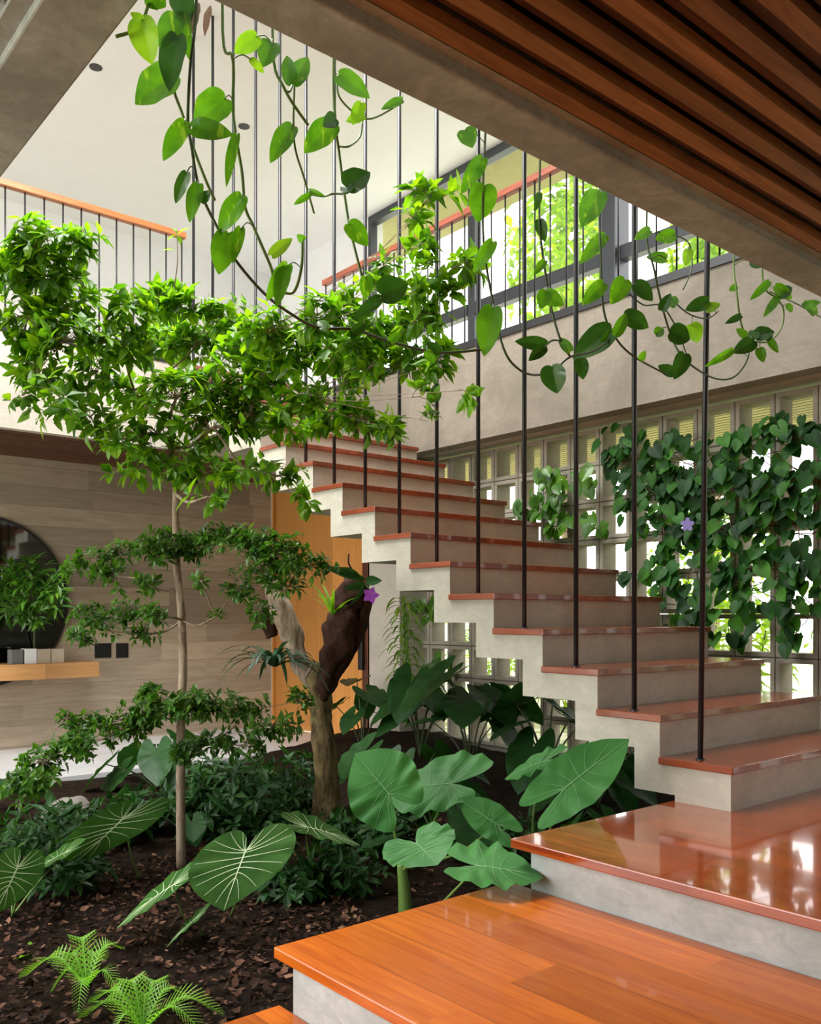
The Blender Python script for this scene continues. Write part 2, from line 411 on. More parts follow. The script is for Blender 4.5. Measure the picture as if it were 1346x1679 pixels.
# outside eave above the windows and over the block wall
S('eave_upper', MB().box((-8.6,3.2,5.38),(4.2,4.15,5.5)), M['olive'])
mb = MB()
yy = 2.06
while yy < 3.1:
    mb.box((-6, yy, 2.086), (3.5, yy+.055, 2.106)); yy += .072
ev = S('eave_lower', mb, M['eave'])
mb = MB(); yy = 2.06
while yy < 3.1:
    mb.box((-6, yy+.055, 2.087), (3.5, yy+.072, 2.106)); yy += .072
mb.build('joint_strips', M['slatdark'], ev)
S('trim_3', MB().box((-4.864,1.566,2.815),(4.19,1.582,2.862)).box((-4.888,-6,2.785),(-4.862,-.01,2.822)), M['steel'])
# gallery windows
def window(name, xa, xb):
    e = empty(name, (xa, 3.1, ZU), kind='structure')
    mb = MB(); f = .05
    mb.box((xa, 3.08, ZU), (xa+f, 3.18, ZC)); mb.box((xb-f, 3.08, ZU), (xb, 3.18, ZC))
    mb.box((xa+f, 3.08, ZC-.09), (xb-f, 3.18, ZC)); mb.box((xa+f, 3.08, ZU), (xb-f, 3.18, ZU+.08))
    mb.box((xa+f, 3.07, 3.79), (xb-f, 3.17, 3.91))
    mb.build('window_frame', M['frame'], e, bevel=.004)
    MB().box((xa+f, 3.12, 3.91), (xb-f, 3.128, ZC-.09)).box((xa+f, 3.12, ZU+.08), (xb-f, 3.128, 3.79)).build('pane', M['glass'], e)
xs = [-6.36, -4.65, -2.90, -1.15, .60, 2.4]
for i in range(5): window('window_%d' % (i+1), xs[i], xs[i+1])
S('column_steel', MB().box((-2.98,3.0,ZU),(-2.82,3.2,ZC)), M['frame'], .004)
# door set in the back wall
d = empty('door_1', (-4.4, 1.6, -.36), kind='structure')
MB().box((-6.0,1.63,-.36),(-4.50,1.68,2.08)).build('door_leaf', M['door'], d)
MB().box((-4.50,1.595,-.36),(-4.42,1.70,2.1)).build('door_frame', M['doorframe'], d, bevel=.003)
MB().box((-6.03,1.595,-.36),(-6.0,1.70,2.1)).build('door_frame', M['door'], d)
hb = MB(); p = on(594, 1035, 1, 1.58)
hb.box((p.x-.035, 1.555, .28), (p.x+.02, 1.58, .80)); hb.box((p.x-.02, 1.58, .34), (p.x, 1.63, .37)); hb.box((p.x-.02, 1.58, .72), (p.x, 1.63, .75))
hb.build('door_handle', M['black'], d, bevel=.004)

# ------------------------------------------------------------------ DECKS
def deck(label, x0, y0, x1, y1, z, zb, m, inset, cut=None):
    e = empty('wooden_platform', (x0, y0, zb), label, 'platform')
    mb = MB().box((x0, y0, z-.032), (x1, y1, z)); mb.build('deck_boards', m, e, bevel=.004)
    MB().box((x0+inset, y0+inset, zb), (x1, y1, z-.032)).build('concrete_base', M['conc2'], e)
    return e
deck('polished red wooden landing at the foot of the stair, on a pale concrete base', -.281, -.945, 4.19, 1.79, 0, -.5, M['deckred'], .05)
deck('wide orange wooden step just below the red landing', -.335, -1.852, 4.19, -.8951, -.17, -.5, M['deckor'], .04)
deck('lowest wooden step, its corner showing at the bottom edge of the photo', -.368, -4.98, 4.19, -1.8121, -.355, -.7, M['deckor'], .04)

# ------------------------------------------------------------------ STAIRCASE
NS = 16
st = empty('staircase', (0, 0, 0), 'folded concrete staircase with red wooden treads rising behind the black rods', 'staircase')
pts = [(0, 0)]
top = []
xk = lambda k: -(k-1)*G - N                      # riser face of step k (k=1..)
for k in range(1, NS+1):
    top.append((xk(k), (k-1)*H - (.03 if k > 1 else 0))); top.append((xk(k), k*H-.03))
top.append((-4.865, NS*H-.03))
bot = []
zb = lambda j: .026 + H*j
for j in range(0, 14):
    bot.append((-.463-G*j, zb(j))); bot.append((-.463-G*j, zb(j+1)))
bot = bot + [(-.463-G*14, zb(14)), (-.463-G*14, NS*H-.2), (-4.865, NS*H-.2)]
poly = top + bot[::-1] + [(-.265, .026), (-.265, 0)]
MB().prism(poly, 1, .012, SW-.01).build('concrete_flight', M['conc'], st)
for k in range(1, NS+1):
    xa = -(k-1)*G; xb_ = -k*G - N if k < NS else -4.865
    MB().box((xb_, 0, k*H-.03), (xa, SW, k*H)).build('tread', M['tread'], st, bevel=.003)
# ------------------------------------------------------------------ HANGING RODS
ords = ['lowest', 'second', 'third', 'fourth', 'fifth', 'sixth', 'seventh', 'eighth', 'ninth', 'tenth', 'eleventh', 'twelfth', 'thirteenth', 'fourteenth', 'fifteenth']
for k in range(1, 16):
    x = -(k-.5)*G - .022
    e = empty('stair_rod', (x, .07, k*H), 'slim black steel rod rising from the %s tread of the stair' % ords[k-1], 'rod', 'black rods along the open edge of the stair')
    lean = .05 if k == 1 else 0
    MB().tube([(x, .07, k*H+.002), (x+lean*.4, .07+lean*.4, 2.3), (x+lean, .07+lean, ZC)], .0112, 10).build('rod', M['steel'], e, True)
    MB().lathe([(.020, 0), (.020, .004), (.013, .007)], (x, .07, k*H), 16).build('base_plate', M['steel'], e)

# ------------------------------------------------------------------ RAILINGS
def railing(label, x0, y0, x1, y1, zt, step, mt, first):
    e = empty('balcony_railing', (x0, y0, ZU), label, 'railing')
    dx, dy = x1-x0, y1-y0; L = math.hypot(dx, dy); ux, uy = dx/L, dy/L
    hw = .028
    a = (min(x0, x1)-(hw if uy else 0), min(y0, y1)-(hw if ux else 0)); b_ = (max(x0, x1)+(hw if uy else 0), max(y0, y1)+(hw if ux else 0))
    MB().box((a[0], a[1], zt-.05), (b_[0], b_[1], zt)).build('handrail', mt, e, bevel=.006)
    bw = .02
    a = (min(x0, x1)-(bw if uy else 0), min(y0, y1)-(bw if ux else 0)); b_ = (max(x0, x1)+(bw if uy else 0), max(y0, y1)+(bw if ux else 0))
    zb_ = 2.845 if not uy else ZU
    MB().box((a[0], a[1], zb_), (b_[0], b_[1], zb_+.03)).build('bottom_rail', M['steel'], e)
    n = int(L/step); me = None
    for i in range(n+1):
        x, y = x0+ux*(first+i*step), y0+uy*(first+i*step)
        if first+i*step > L: break
        o = MB().tube([(0,0,0), (0,0,zt-.05-zb_-.03)], .0065, 6).build('baluster', M['steel'], None, True) if me is None else me.copy()
        if me is None: me = o
        else: COL.objects.link(o)
        o.parent = e; o.location = (x-x0, y-y0, zb_+.03-ZU)
railing('orange wooden handrail on black balusters along the upper landing at left', -4.97, -4.2, -4.97, .13, 3.905, .137, M['rail'], .053)
railing('reddish handrail on black balusters along the window gallery at right', -5.10, 1.60, 2.5, 1.60, 3.905, .145, M['railred'], .03)

# ------------------------------------------------------------------ FITTINGS ON THE LEFT WALL
mc = V((-6.05, -1.17, .88))
e = empty('round_mirror', mc, 'large round dark mirror hung above and behind the oak shelf', 'mirror')
MB().lathe([(.70, .008), (.70, .02)], (-6.05, mc.y, mc.z), 64, 0).build('glass', M['mirror'], e)
f = MB(); f.lathe([(.705, .0), (.715, .0), (.715, .028), (.70, .028), (.70, .0)], (-6.05, mc.y, mc.z), 64, 0); f.build('rim', M['black'], e)
e = empty('wall_shelf', (-5.9, -1.6, .25), 'thick light oak shelf fixed across the lower part of the round mirror', 'shelf')
MB().box((-6.02,-2.6,.235),(-5.75,-.285,.365)).build('board', M['shelf'], e, bevel=.003)
MB().box((-6.05,-2.5,.27),(-6.02,-.4,.34)).build('bracket', M['black'], e)
def vase(px0, px1, h, m, label, xo=-5.78, depth=.11, zb_=.365):
    a = on(px0, 1084, 0, xo); b_ = on(px1, 1084, 0, xo)
    e = empty('square_vase', ((xo-depth/2), (a.y+b_.y)/2, zb_), label, 'vase', 'square vases on the oak shelf')
    ya, yb = a.y+.003, b_.y-.003
    mb = MB(); t = .008
    mb.prism([(xo-depth, ya), (xo, ya), (xo, yb), (xo-depth, yb)], 2, zb_, zb_+h)
    mb.build('body', m, e, bevel=.003)
    MB().box((xo-depth+t, ya+t, zb_+h-.002), (xo-t, yb-t, zb_+h+.001)).build('opening', M['black'], e)  # black sheet on the solid body, standing in for the dark hollow
    return e
vase(40, 61, .125, M['ceramic'], 'white square vase on the oak shelf, between the dark and the beige one')
vase(61, 84, .12, M['beige'], 'beige square vase just right of the white one on the oak shelf')
vase(84, 106, .12, M['beige'], 'beige square vase nearest the right end of the oak shelf')
vase(18, 39, .12, M['greyc'], 'dark grey square vase left of the white one on the oak shelf')
for (a, b_, lab) in ((155, 182, 'left black square switch plate on the plank wall'), (190, 210, 'right black square switch plate on the plank wall')):
    p = on(a, 1055, 0, -6.05); q = on(b_, 1078, 0, -6.05)
    e = empty('switch_plate', (-6.045, (p.y+q.y)/2, (p.z+q.z)/2), lab, 'switch', 'black switch plates on the plank wall')
    MB().box((-6.05, p.y, q.z), (-6.04, q.y, p.z)).build('plate', M['black'], e, bevel=.002)
    MB().box((-6.04, p.y+.03, q.z+.025), (-6.036, q.y-.03, p.z-.025)).build('rocker', M['black'], e)
for (x, y, lab) in ((157, 110, 'small black recessed downlight near the left concrete beam'), (400, 207, 'small black recessed downlight between the hanging rods')):
    p = on(x, y, 2, ZC)
    e = empty('recessed_downlight', p, lab, 'ceiling light', 'recessed downlights in the white ceiling')
    MB().lathe([(.045, -.006), (.052, -.006), (.052, 0), (.045, 0)], p, 24).build('ring', M['black'], e)
    MB().lathe([(.044, -.004), (.044, -.001)], p, 24).build('lens', M['black'], e)

# ------------------------------------------------------------------ LEAF BUILDERS
OUT = {
 'heart': [(-.05,0),(-.17,.14),(-.25,.36),(-.22,.64),(-.08,.88),(.12,1.0),(.34,.97),(.56,.80),(.75,.54),(.90,.25),(1,0)],
 'glor': [(-.05,0),(-.26,.10),(-.40,.30),(-.38,.60),(-.22,.86),(.02,1.0),(.28,.98),(.52,.80),(.72,.54),(.88,.24),(1,0)],
 'arrow': [(-.04,0),(-.22,.10),(-.46,.30),(-.52,.55),(-.34,.78),(-.08,.92),(.16,1.0),(.42,.90),(.66,.66),(.86,.32),(1,0)],
 'ovate': [(-.03,0),(-.08,.16),(-.10,.42),(-.02,.76),(.16,.97),(.36,1.0),(.56,.88),(.75,.62),(.90,.30),(1,0)],
 'oval': [(-.02,0),(.02,.30),(.12,.62),(.28,.90),(.45,1.0),(.62,.90),(.78,.62),(.90,.32),(1,0)],
}
def outline(kind, n=3):
    p = spline([(s, t, 0) for s, t in OUT[kind]], n)
    right = [(q.x, max(q.y, 0)) for q in p]
    return right + [(s, -t) for s, t in right[-2:0:-1]]
def leaf(parent, kind, J, T, W, m, vein=None, fold=.12, droop=.12, wave=.03, wn=5, rings=4, side=None, label=None, vw=.0022, nv=4, name='leaf', base=None, pet=None, prad=.003, pm=None, thick=0):
    """J where the stalk meets the blade, T the tip, W the middle of one edge"""
    a = T-J; b_ = W-J; n = a.cross(b_)
    n = n.normalized() if n.length > 1e-9 else V((0,0,1))
    ref = side if side is not None else (CAM-J)
    if n.dot(ref) < 0: n = -n
    la, lb = a.length, b_.length
    ph = rnd.random()*6
    def surf(s, t):
        return J + a*s + b_*t + n*(fold*abs(t)**1.3*lb - droop*s*abs(s)*la + (.035*lb*abs(t)*math.sin(22*(s-.25*abs(t))) if kind == 'arrow' else 0) + wave*lb*abs(t)**2*math.sin(wn*(s+.3)*3+ph+(2 if t < 0 else 0)))
    ol = outline(kind); mm = len(ol)
    vs = [surf(0, 0)]; fs = []
    for r in range(1, rings+1):
        q = r/rings
        for s, t in ol: vs.append(surf(s*q, t*q))
    for k in range(mm): fs.append((0, 1+k, 1+(k+1) % mm))
    for r in range(rings-1):
        for k in range(mm):
            fs.append((1+r*mm+k, 1+(r+1)*mm+k, 1+(r+1)*mm+(k+1) % mm, 1+r*mm+(k+1) % mm))
    mb = MB().add(vs, fs)
    o = mb.build(name, m, parent, True)
    if label: o['label'] = label
    if vein:
        vb = MB()
        def ribbon(path, w0, w1):
            pts = [surf(s, t)+n*.0018 for s, t in path]; k = len(pts)
            vv = []
            for i, p in enumerate(pts):
                t_ = (pts[min(i+1, k-1)]-pts[max(i-1, 0)]).normalized(); u = t_.cross(n).normalized()
                w_ = w0+(w1-w0)*i/(k-1)
                vv += [p-u*w_, p+n*w_*.5, p+u*w_]
            ff = []
            for i in range(k-1):
                ff += [(3*i, 3*i+3, 3*i+4, 3*i+1), (3*i+1, 3*i+4, 3*i+5, 3*i+2)]
            vb.add(vv, ff)
        ribbon([(x/10*.97, 0) for x in range(11)], vw*1.5, vw*.4)
        half = ol[:mm//2+1]; L = len(half)
        for sg in (1, -1):
            for i in range(nv*2):
                f_ = (.10+.80*i/(nv*2-1)); e_ = half[int(f_*(L-1))]
                s0 = max(0, (f_-.42)*.95)
                path = []
                for k in range(8):
                    t = k/7; cx_ = s0+(e_[0]*.95-s0)*t**1.25; cy_ = e_[1]*.93*t**.9
                    path.append((cx_, sg*cy_))
                ribbon(path, vw*.75, vw*.25)
        vb.build('veins', vein, o, True)
    return o
def stalk(parent, pts, r0, r1, m, name='stalk', k=6):
    pts = spline(pts, 5); n = len(pts)
    return MB().tube(pts, [r0+(r1-r0)*i/(n-1) for i in range(n)], k).build(name, m, parent, True)

def smallleaf(mb, p, d, up, L, wd):
    """folded lance leaf from p along d"""
    d = d.normalized(); s = d.cross(up)
    if s.length < 1e-4: s = V((1,0,0))
    s.normalize(); n = s.cross(d)
    m_ = p+d*L*.45
    mb.add([p, m_+s*wd-n*.0-d*L*.02+n*wd*.3, p+d*L-n*L*.12, m_-s*wd+n*wd*.3-d*L*.02, m_, p+d*L*.75+s*wd*.6+n*wd*.1-n*L*.05, p+d*L*.75-s*wd*.6+n*wd*.1-n*L*.05],
           [(0,1,4),(0,4,3),(1,5,2,4),(4,2,6,3)])
def rv(r=rnd): 
    while True:
        v_ = V((r.uniform(-1,1), r.uniform(-1,1), r.uniform(-1,1)))
        if .01 < v_.length < 1: return v_
def whorl(mb, p, d, n, L, wd, r=rnd):
    d = d.normalized(); a = d.orthogonal().normalized(); b_ = d.cross(a); ph = r.random()*6.3
    for i in range(n):
        t = ph+2*math.pi*i/n+r.uniform(-.3,.3); q = a*math.cos(t)+b_*math.sin(t)
        dd = q+d*r.uniform(.1,.8)+V((0,0,-.15))
        l = L*r.uniform(.65,1.2)
        smallleaf(mb, p+q*.003, dd, d+V((0,0,1.2))+rv(r)*.35, l, wd*l/L)

def canopy(e, clusters, m, bm, attach, L=.055, wd=.013, dens=1., r=rnd, limb=.008, flat=.6):
    """clusters: (px,py,rx,ry,depth,whorls); attach(c)->point on trunk"""
    fo = MB(); br = MB()
    todo = sorted([(at(q[0], q[1], q[4]+r.uniform(-.22,.22)), q) for q in clusters], key=lambda z: (z[0]-attach(z[0])).length)
    nodes = []
    for c, (px, py, rx, ry, dp, n) in todo:
        ax, az = rx*dp/FPX, ry*dp/FPX
        a0 = attach(c); best = (c-a0).length*.75; gen = 0
        for q, g_ in nodes:
            if g_ < 4 and (q-c).length+.02*g_ < best: best = (q-c).length+.02*g_; a0 = q; gen = g_+1
        nodes.append((c, gen))
        mid = (a0+c)*.5 + V((0,0,-.04*(c-a0).length)) + rv(r)*.03
        path = spline([a0, mid, c], 5); k = len(path); lr = limb*(.62**gen)
        br.tube(path, [max(.0012, lr*(1-.45*i/(k-1))) for i in range(k)], 5)
        for i in range(int(n*dens)):
            o_ = rv(r)*r.uniform(.8,1.35); q = c+RT*o_.x*ax+UP*o_.z*az+DF*o_.y*(ax+az)*.5*flat
            d = (q-c).normalized()+V((0,0,.35))+(c-a0).normalized()*.4
            st_ = c+(q-c)*.15 if i % 2 else path[-2]
            br.tube([st_, (st_+q)*.5+V((0,0,.012))+rv(r)*.012, q], [.0022,.0016,.001], 3, False)
            whorl(fo, q, d, r.randint(4, 7), L*r.uniform(.8,1.2), wd, r)
            if r.random() < .6:
                q2 = st_.lerp(q, .6)+rv(r)*.01; whorl(fo, q2, d, r.randint(2, 4), L*.9, wd, r)
    br.build('branches', bm, e, True)
    return fo.build('foliage', m, e)

# ------------------------------------------------------------------ SLENDER TREE
DT = 4.30
tb = at(297, 1385, DT); tb.z = -.46
tree = empty('slender_tree', tb, 'slender pale-barked tree with tiers of small bright green leaves in front of the stair', 'tree')
tp = [tb, at(296, 1290, DT), at(297, 1180, DT), at(300, 1090, DT), at(297, 1000, DT-.02), at(290, 930, DT), at(288, 850, DT), at(288, 785, DT), at(280, 735, DT), at(284, 700, DT)]
sp = spline(tp, 5); n = len(sp)
MB().tube(sp, [.0225-(.010)*(i/(n-1))**1.2 for i in range(n)], 12).build('trunk', M['bark_l'], tree, True)
def att(lo, hi):
    def f_(c):
        best = None
        zt = max(lo, min(hi, c.z-.35*(V((c.x-tb.x, c.y-tb.y, 0)).length)))
        return min(sp, key=lambda q: abs(q.z-zt))
    return f_
r1 = random.Random(11)
up = [(60,400,45,35,4.1,26),(120,395,45,25,4.1,22),(20,440,35,35,4.0,18),(75,450,60,35,4.1,34),(110,500,60,40,4.2,38),(40,520,45,40,4.0,24),(105,560,60,40,4.2,34),(60,610,45,40,4.1,18),
 (35,650,30,25,4.0,7),(150,610,50,40,4.2,28),(95,650,40,30,4.1,12),(145,680,40,30,4.2,14),(210,500,45,25,4.3,20),(260,490,40,25,4.3,20),(310,500,45,28,4.3,22),(200,560,50,40,4.4,30),(260,560,55,40,4.5,34),(330,560,55,40,4.4,32),
 (370,520,40,30,4.3,20),(220,640,55,35,4.4,24),(290,650,55,40,4.3,32),(350,630,50,40,4.4,26),(400,570,50,35,4.2,26),(440,540,40,30,4.2,22),(480,570,50,35,4.2,28),(430,620,50,35,4.3,22),(520,520,35,30,4.1,18),(540,570,50,35,4.1,24),
 (590,540,45,35,4.0,22),(560,610,45,30,4.1,16),(610,600,35,30,4.0,14),(640,540,35,35,4.0,16),(690,520,40,35,3.9,18),(680,590,40,25,3.9,16),(730,590,35,22,3.8,14),
 (500,650,45,28,4.2,18),(470,690,45,30,4.2,18),(550,675,50,25,4.1,20),(600,690,45,25,4.1,16),(640,700,25,18,4.0,6),(410,680,45,35,4.3,20),(350,700,50,35,4.3,26),(250,710,50,35,4.3,24),(190,720,45,30,4.3,16),(230,765,45,25,4.2,12),
 (300,760,50,30,4.3,20),(360,770,45,25,4.2,16),(400,770,40,22,4.2,10),(460,780,35,20,4.2,10),(505,815,22,16,4.1,6),(340,815,35,15,4.2,5),
 (710,320,38,16,3.9,9),(680,360,25,20,3.9,7),(690,400,25,20,3.9,8),(640,420,30,25,4.0,6),(700,450,30,25,3.9,9),(670,480,30,25,3.9,9),(765,430,30,18,3.8,7),(740,480,25,20,3.8,7),(690,650,22,25,3.9,5),(765,640,20,10,3.8,3),(700,690,14,12,3.9,2),(610,470,25,20,4.0,6),(570,500,30,20,4.1,8)]
c1 = canopy(tree, up, M['leaf_tree'], M['bark_l'], att(1.35, 1.75), .078, .0195, .95, r1, .011)
c1['label'] = 'bright green upper leaves'
mid_ = [(250,900,45,20,4.2,14),(310,895,45,20,4.2,18),(360,880,45,20,4.1,18),(420,890,45,25,4.1,22),(465,910,40,30,4.1,20),(510,930,35,18,4.1,12),(440,940,40,25,4.2,12),(200,905,45,15,4.3,10),(150,915,40,15,4.3,9),(190,945,40,22,4.3,11),(240,955,25,15,4.2,6),(130,935,30,15,4.4,5),
 (330,950,20,18,4.2,3),(400,960,35,30,4.2,10),(425,1000,22,22,4.2,6),(210,1000,40,18,4.3,11),(150,1010,35,20,4.3,9),(130,1045,28,16,4.3,7),(250,1010,22,15,4.2,6),(240,1040,25,15,4.2,5),(180,1035,20,14,4.3,3),(355,1010,14,10,4.2,2),(270,880,35,14,4.2,8),(475,960,20,15,4.1,4)]
c2 = canopy(tree, mid_, M['leaf_mid'], M['bark_l'], att(.75, 1.15), .046, .0105, 2.3, random.Random(12), .007)
low = [(290,1155,45,22,4.1,20),(240,1170,40,22,4.1,16),(200,1195,40,24,4.1,14),(150,1190,35,22,4.1,14),(120,1220,35,22,4.1,14),(70,1250,40,28,4.1,16),(40,1290,40,25,4.0,12),(340,1160,40,24,4.2,12),(400,1165,45,24,4.2,16),(450,1190,40,24,4.3,12),(350,1215,40,18,4.3,10),(400,1225,35,16,4.4,8),(300,1230,30,14,4.3,6),(250,1140,25,16,4.1,8),(490,1150,30,20,4.3,8),(110,1180,20,12,4.1,3)]
c3 = canopy(tree, low, M['leaf_mid'], M['bark_l'], att(0, .3), .048, .0115, 2.2, random.Random(13), .006)
c3['label'] = 'darker green lowest tier of leaves'
# bare yellow-leaved shoot at the top
stalk(tree, [at(284,480,4.3), at(291,430,4.3), at(290,385,4.3)], .003, .002, M['bark_l'], 'shoot')
yl = MB()
for dx, dy, L in ((.04,.03,.07),(-.03,.05,.05),(.02,-.05,.05),(-.05,-.02,.06)): smallleaf(yl, at(291,385,4.3), RT*dx+UP*dy, V((0,-.3,1)), L, .014)
smallleaf(yl, at(289,410,4.3), RT*-.06+UP*.005, V((0,-.3,1)), .07, .012)
yl.build('shoot_leaves', M['leaf_pothos_lime'], tree)['label'] = 'yellow-green leaves of the top shoot'

# ------------------------------------------------------------------ GNARLED TREE
DG = 5.0
gb = at(536, 1325, DG)
gn = empty('gnarled_tree', gb, 'gnarled mossy forked tree trunk carrying air plants, in front of the wooden door', 'tree')
def lumpy(e, pts, rad, m, name, seed, k=16, lump=.25):
    rr = random.Random(seed); sp_ = spline(pts, 7); n = len(sp_); mb = MB()
    R_ = np.interp(np.linspace(0, 1, n), np.linspace(0, 1, len(rad)), rad)
    mb.tube(sp_, list(R_), k)
    ph = [rr.random()*6 for _ in range(4)]
    for i in range(n):
        for j in range(k):
            q = V(mb.v[i*k+j]); c = sp_[i]; a = 2*math.pi*j/k
            f_ = 1+lump*(.5*math.sin(3*a+ph[0]+i*.5)+.35*math.sin(5*a+ph[1]-i*.8)+.3*math.sin(2*a+i*1.1+ph[2])+.25*rr.uniform(-1,1))
            mb.v[i*k+j] = tuple(c+(q-c)*f_)
    return mb.build(name, m, e, True)
lumpy(gn, [at(536,1345,DG), at(535,1290,DG), at(530,1200,DG), at(522,1130,DG), at(520,1085,DG)], [.085,.066,.060,.062,.07], M['bark_d'], 'trunk', 1)
lumpy(gn, [at(516,1120,DG), at(490,1080,DG), at(470,1020,DG), at(452,975,DG), at(440,950,DG)], [.05,.05,.065,.055,.04], M['bark_l'], 'left_fork', 2, lump=.3)['label'] = 'pale broken left fork'
lumpy(gn, [at(525,1140,DG), at(545,1085,DG-.05), at(562,1030,DG-.1), at(570,985,DG-.1), at(590,950,DG-.1)], [.06,.075,.09,.075,.06], M['bark_b'], 'right_fork', 3, lump=.35)['label'] = 'dark fibrous right fork'
lumpy(gn, [at(548,1110,DG-.05), at(570,1075,DG-.05), at(590,1030,DG-.08), at(604,975,DG-.1)], [.03,.03,.035,.03], M['bark_b'], 'side_stub', 4)
stalk(gn, [at(585,945,DG-.1), at(572,925,DG-.12), at(572,908,DG-.12)], .006, .004, M['bark_b'], 'twig')
lumpy(gn, [at(446,1045,DG), at(435,1015,DG), at(428,1000,DG)], [.03,.045,.02], M['bark_b'], 'side_stub', 5)['label'] = 'small dark side stub on the left fork'
for a, b_ in (((412,1003),(432,1024)), ((515,1085),(500,1112))):
    stalk(gn, [at(*a, DG-.12), at(*b_, DG-.1)], .008, .006, M['bark_l'], 'twig')

def strap(mb, p, d, L, wd, bend, segs=7):
    d = d.normalized(); s = d.cross(UP); s = s.normalized() if s.length > 1e-3 else V((1,0,0))
    vs = []; q = V(p); dd = V(d)
    for i in range(segs+1):
        t = i/segs; w_ = wd*(math.sin(math.pi*min(1, t*.85+.15))**.7)*(1 if t < 1 else 0)
        n_ = s.cross(dd)
        vs += [q-s*w_+n_*w_*.3, q, q+s*w_+n_*w_*.3]
        q = q+dd*(L/segs); dd = (dd+V((0,0,-bend/segs))).normalized()
    fs = []
    for i in range(segs): fs += [(3*i,3*i+3,3*i+4,3*i+1),(3*i+1,3*i+4,3*i+5,3*i+2)]
    mb.add(vs, fs)
def strap_plant(name, label, cat, p, n, L, wd, bend, m, seed, upw=.8, group=None, frm=None):
    r = random.Random(seed); e = empty(name, p, label, cat, group)
    for i in range(n):
        a = 2*math.pi*i/n+r.uniform(-.3,.3); mb = MB()
        d = V((math.cos(a), math.sin(a), upw*r.uniform(.5,1.5)))
        strap(mb, p+d.normalized()*.01, d, L*r.uniform(.7,1.15), wd, bend*r.uniform(.7,1.3)); mb.build('leaf', m, e, True)
    return e
strap_plant('bromeliad', 'dark blue-green air plant with arching strap leaves on the left fork of the gnarled trunk', 'air plant', at(450,1095,4.85), 36, .34, .013, 1.9, M['leaf_blue'], 21, .9)
strap_plant('grassy_air_plant', 'tuft of narrow bright green leaves on the dark right fork of the gnarled trunk', 'air plant', at(545,1010,4.82), 14, .20, .009, .9, M['leaf_tree'], 22, 1.6)
# orchid with thick leaves and a purple flower
oc = at(598,955,4.8)
orc = empty('orchid', oc, 'small orchid with thick dark leaves and purple bloom on top of the dark fork', 'orchid')
for a, b_, w_ in (((598,950),(532,928),8),((600,952),(622,952),8),((590,945),(560,930),6),((596,958),(568,965),7),((600,955),(580,992),6)):
    J, T = at(*a, 4.8), at(*b_, 4.7); W = J.lerp(T, 0)+UP*(w_*4.8/FPX)
    leaf(orc, 'oval', J, T, W, M['leaf_dark'], fold=.3, droop=.15, wave=0, rings=2)
fl = MB(); c = at(608,976,4.7)
for i in range(5):
    a = 2*math.pi*i/5; d = RT*math.cos(a)+UP*math.sin(a); s = RT*-math.sin(a)+UP*math.cos(a)
    fl.add([c, c+d*.025+s*.017-DF*.004, c+d*.048-DF*.002, c+d*.025-s*.017-DF*.004], [(0,1,2,3)])
fl.build('flower', M['purple'], orc, True)
stalk(orc, [at(598,958,4.8), at(606,966,4.75), at(608,976,4.71)], .003, .002, M['stem_d'])

# ------------------------------------------------------------------ ALOCASIAS
def aleaf(e, J, T, W, d, dt, dw, root, m='leaf_aloc', v='vein_g', kind='arrow', pr=.008, wave=.085, dj=None, fold=.08, droop=.08, nv=4, vw=.0016, pts=None, label=None):
    Jp, Tp, Wp = at(*J, d), at(*T, d+dt), at(*W, d+dw)
    o = leaf(e, kind, Jp, Tp, Wp, M[m], M[v] if v else None, fold, droop, wave, 6, 5, vw=vw, nv=nv, label=label)
    mids = [at(*p, dd) for p, dd in (pts or [])]
    stalk(e, [root]+mids+[Jp], pr, pr*.5, M['stem_g'])
    return o
r_ = at(665, 1500, 3.55)
e = empty('alocasia', r_, 'cluster of large grey-green elephant ear leaves by the corner of the orange step', 'plant')
stalk(e, [r_, at(662,1455,3.55), at(658,1415,3.55)], .030, .018, M['stem_g'], 'stem', 10)
rt = at(660, 1425, 3.55)
aleaf(e, (638,1302), (582,1234), (684,1256), 3.5, .05, .03, rt, pts=[((648,1370), 3.55)])
aleaf(e, (739,1285), (636,1292), (770,1235), 3.75, .02, .12, rt, pts=[((700,1370), 3.7)])
aleaf(e, (683,1383), (716,1414), (738,1357), 3.35, -.14, .05, rt, pts=[((668,1420), 3.5)], pr=.010)
aleaf(e, (815,1352), (750,1308), (830,1326), 3.6, .05, .02, rt, pts=[((750,1400), 3.6)])
r_ = at(716, 1490, 3.25)
e = empty('alocasia', r_, 'single dark elephant ear leaf resting against the riser of the red landing', 'plant')
aleaf(e, (783,1420), (890,1430), (784,1386), 3.10, -.12, .16, r_, pts=[((757,1448), 3.15)], pr=.006)
r_ = at(880, 1430, 3.75)
e = empty('alocasia', r_, 'tall elephant ear plant whose broad leaf points up beside the lowest stair treads', 'plant')
aleaf(e, (924,1294), (1031,1208), (893,1258), 3.55, .02, .06, r_, pts=[((905,1350), 3.65)], pr=.008)
aleaf(e, (893,1248), (826,1272), (905,1228), 3.8, -.05, .1, r_, pts=[((874,1340), 3.75)], pr=.007)

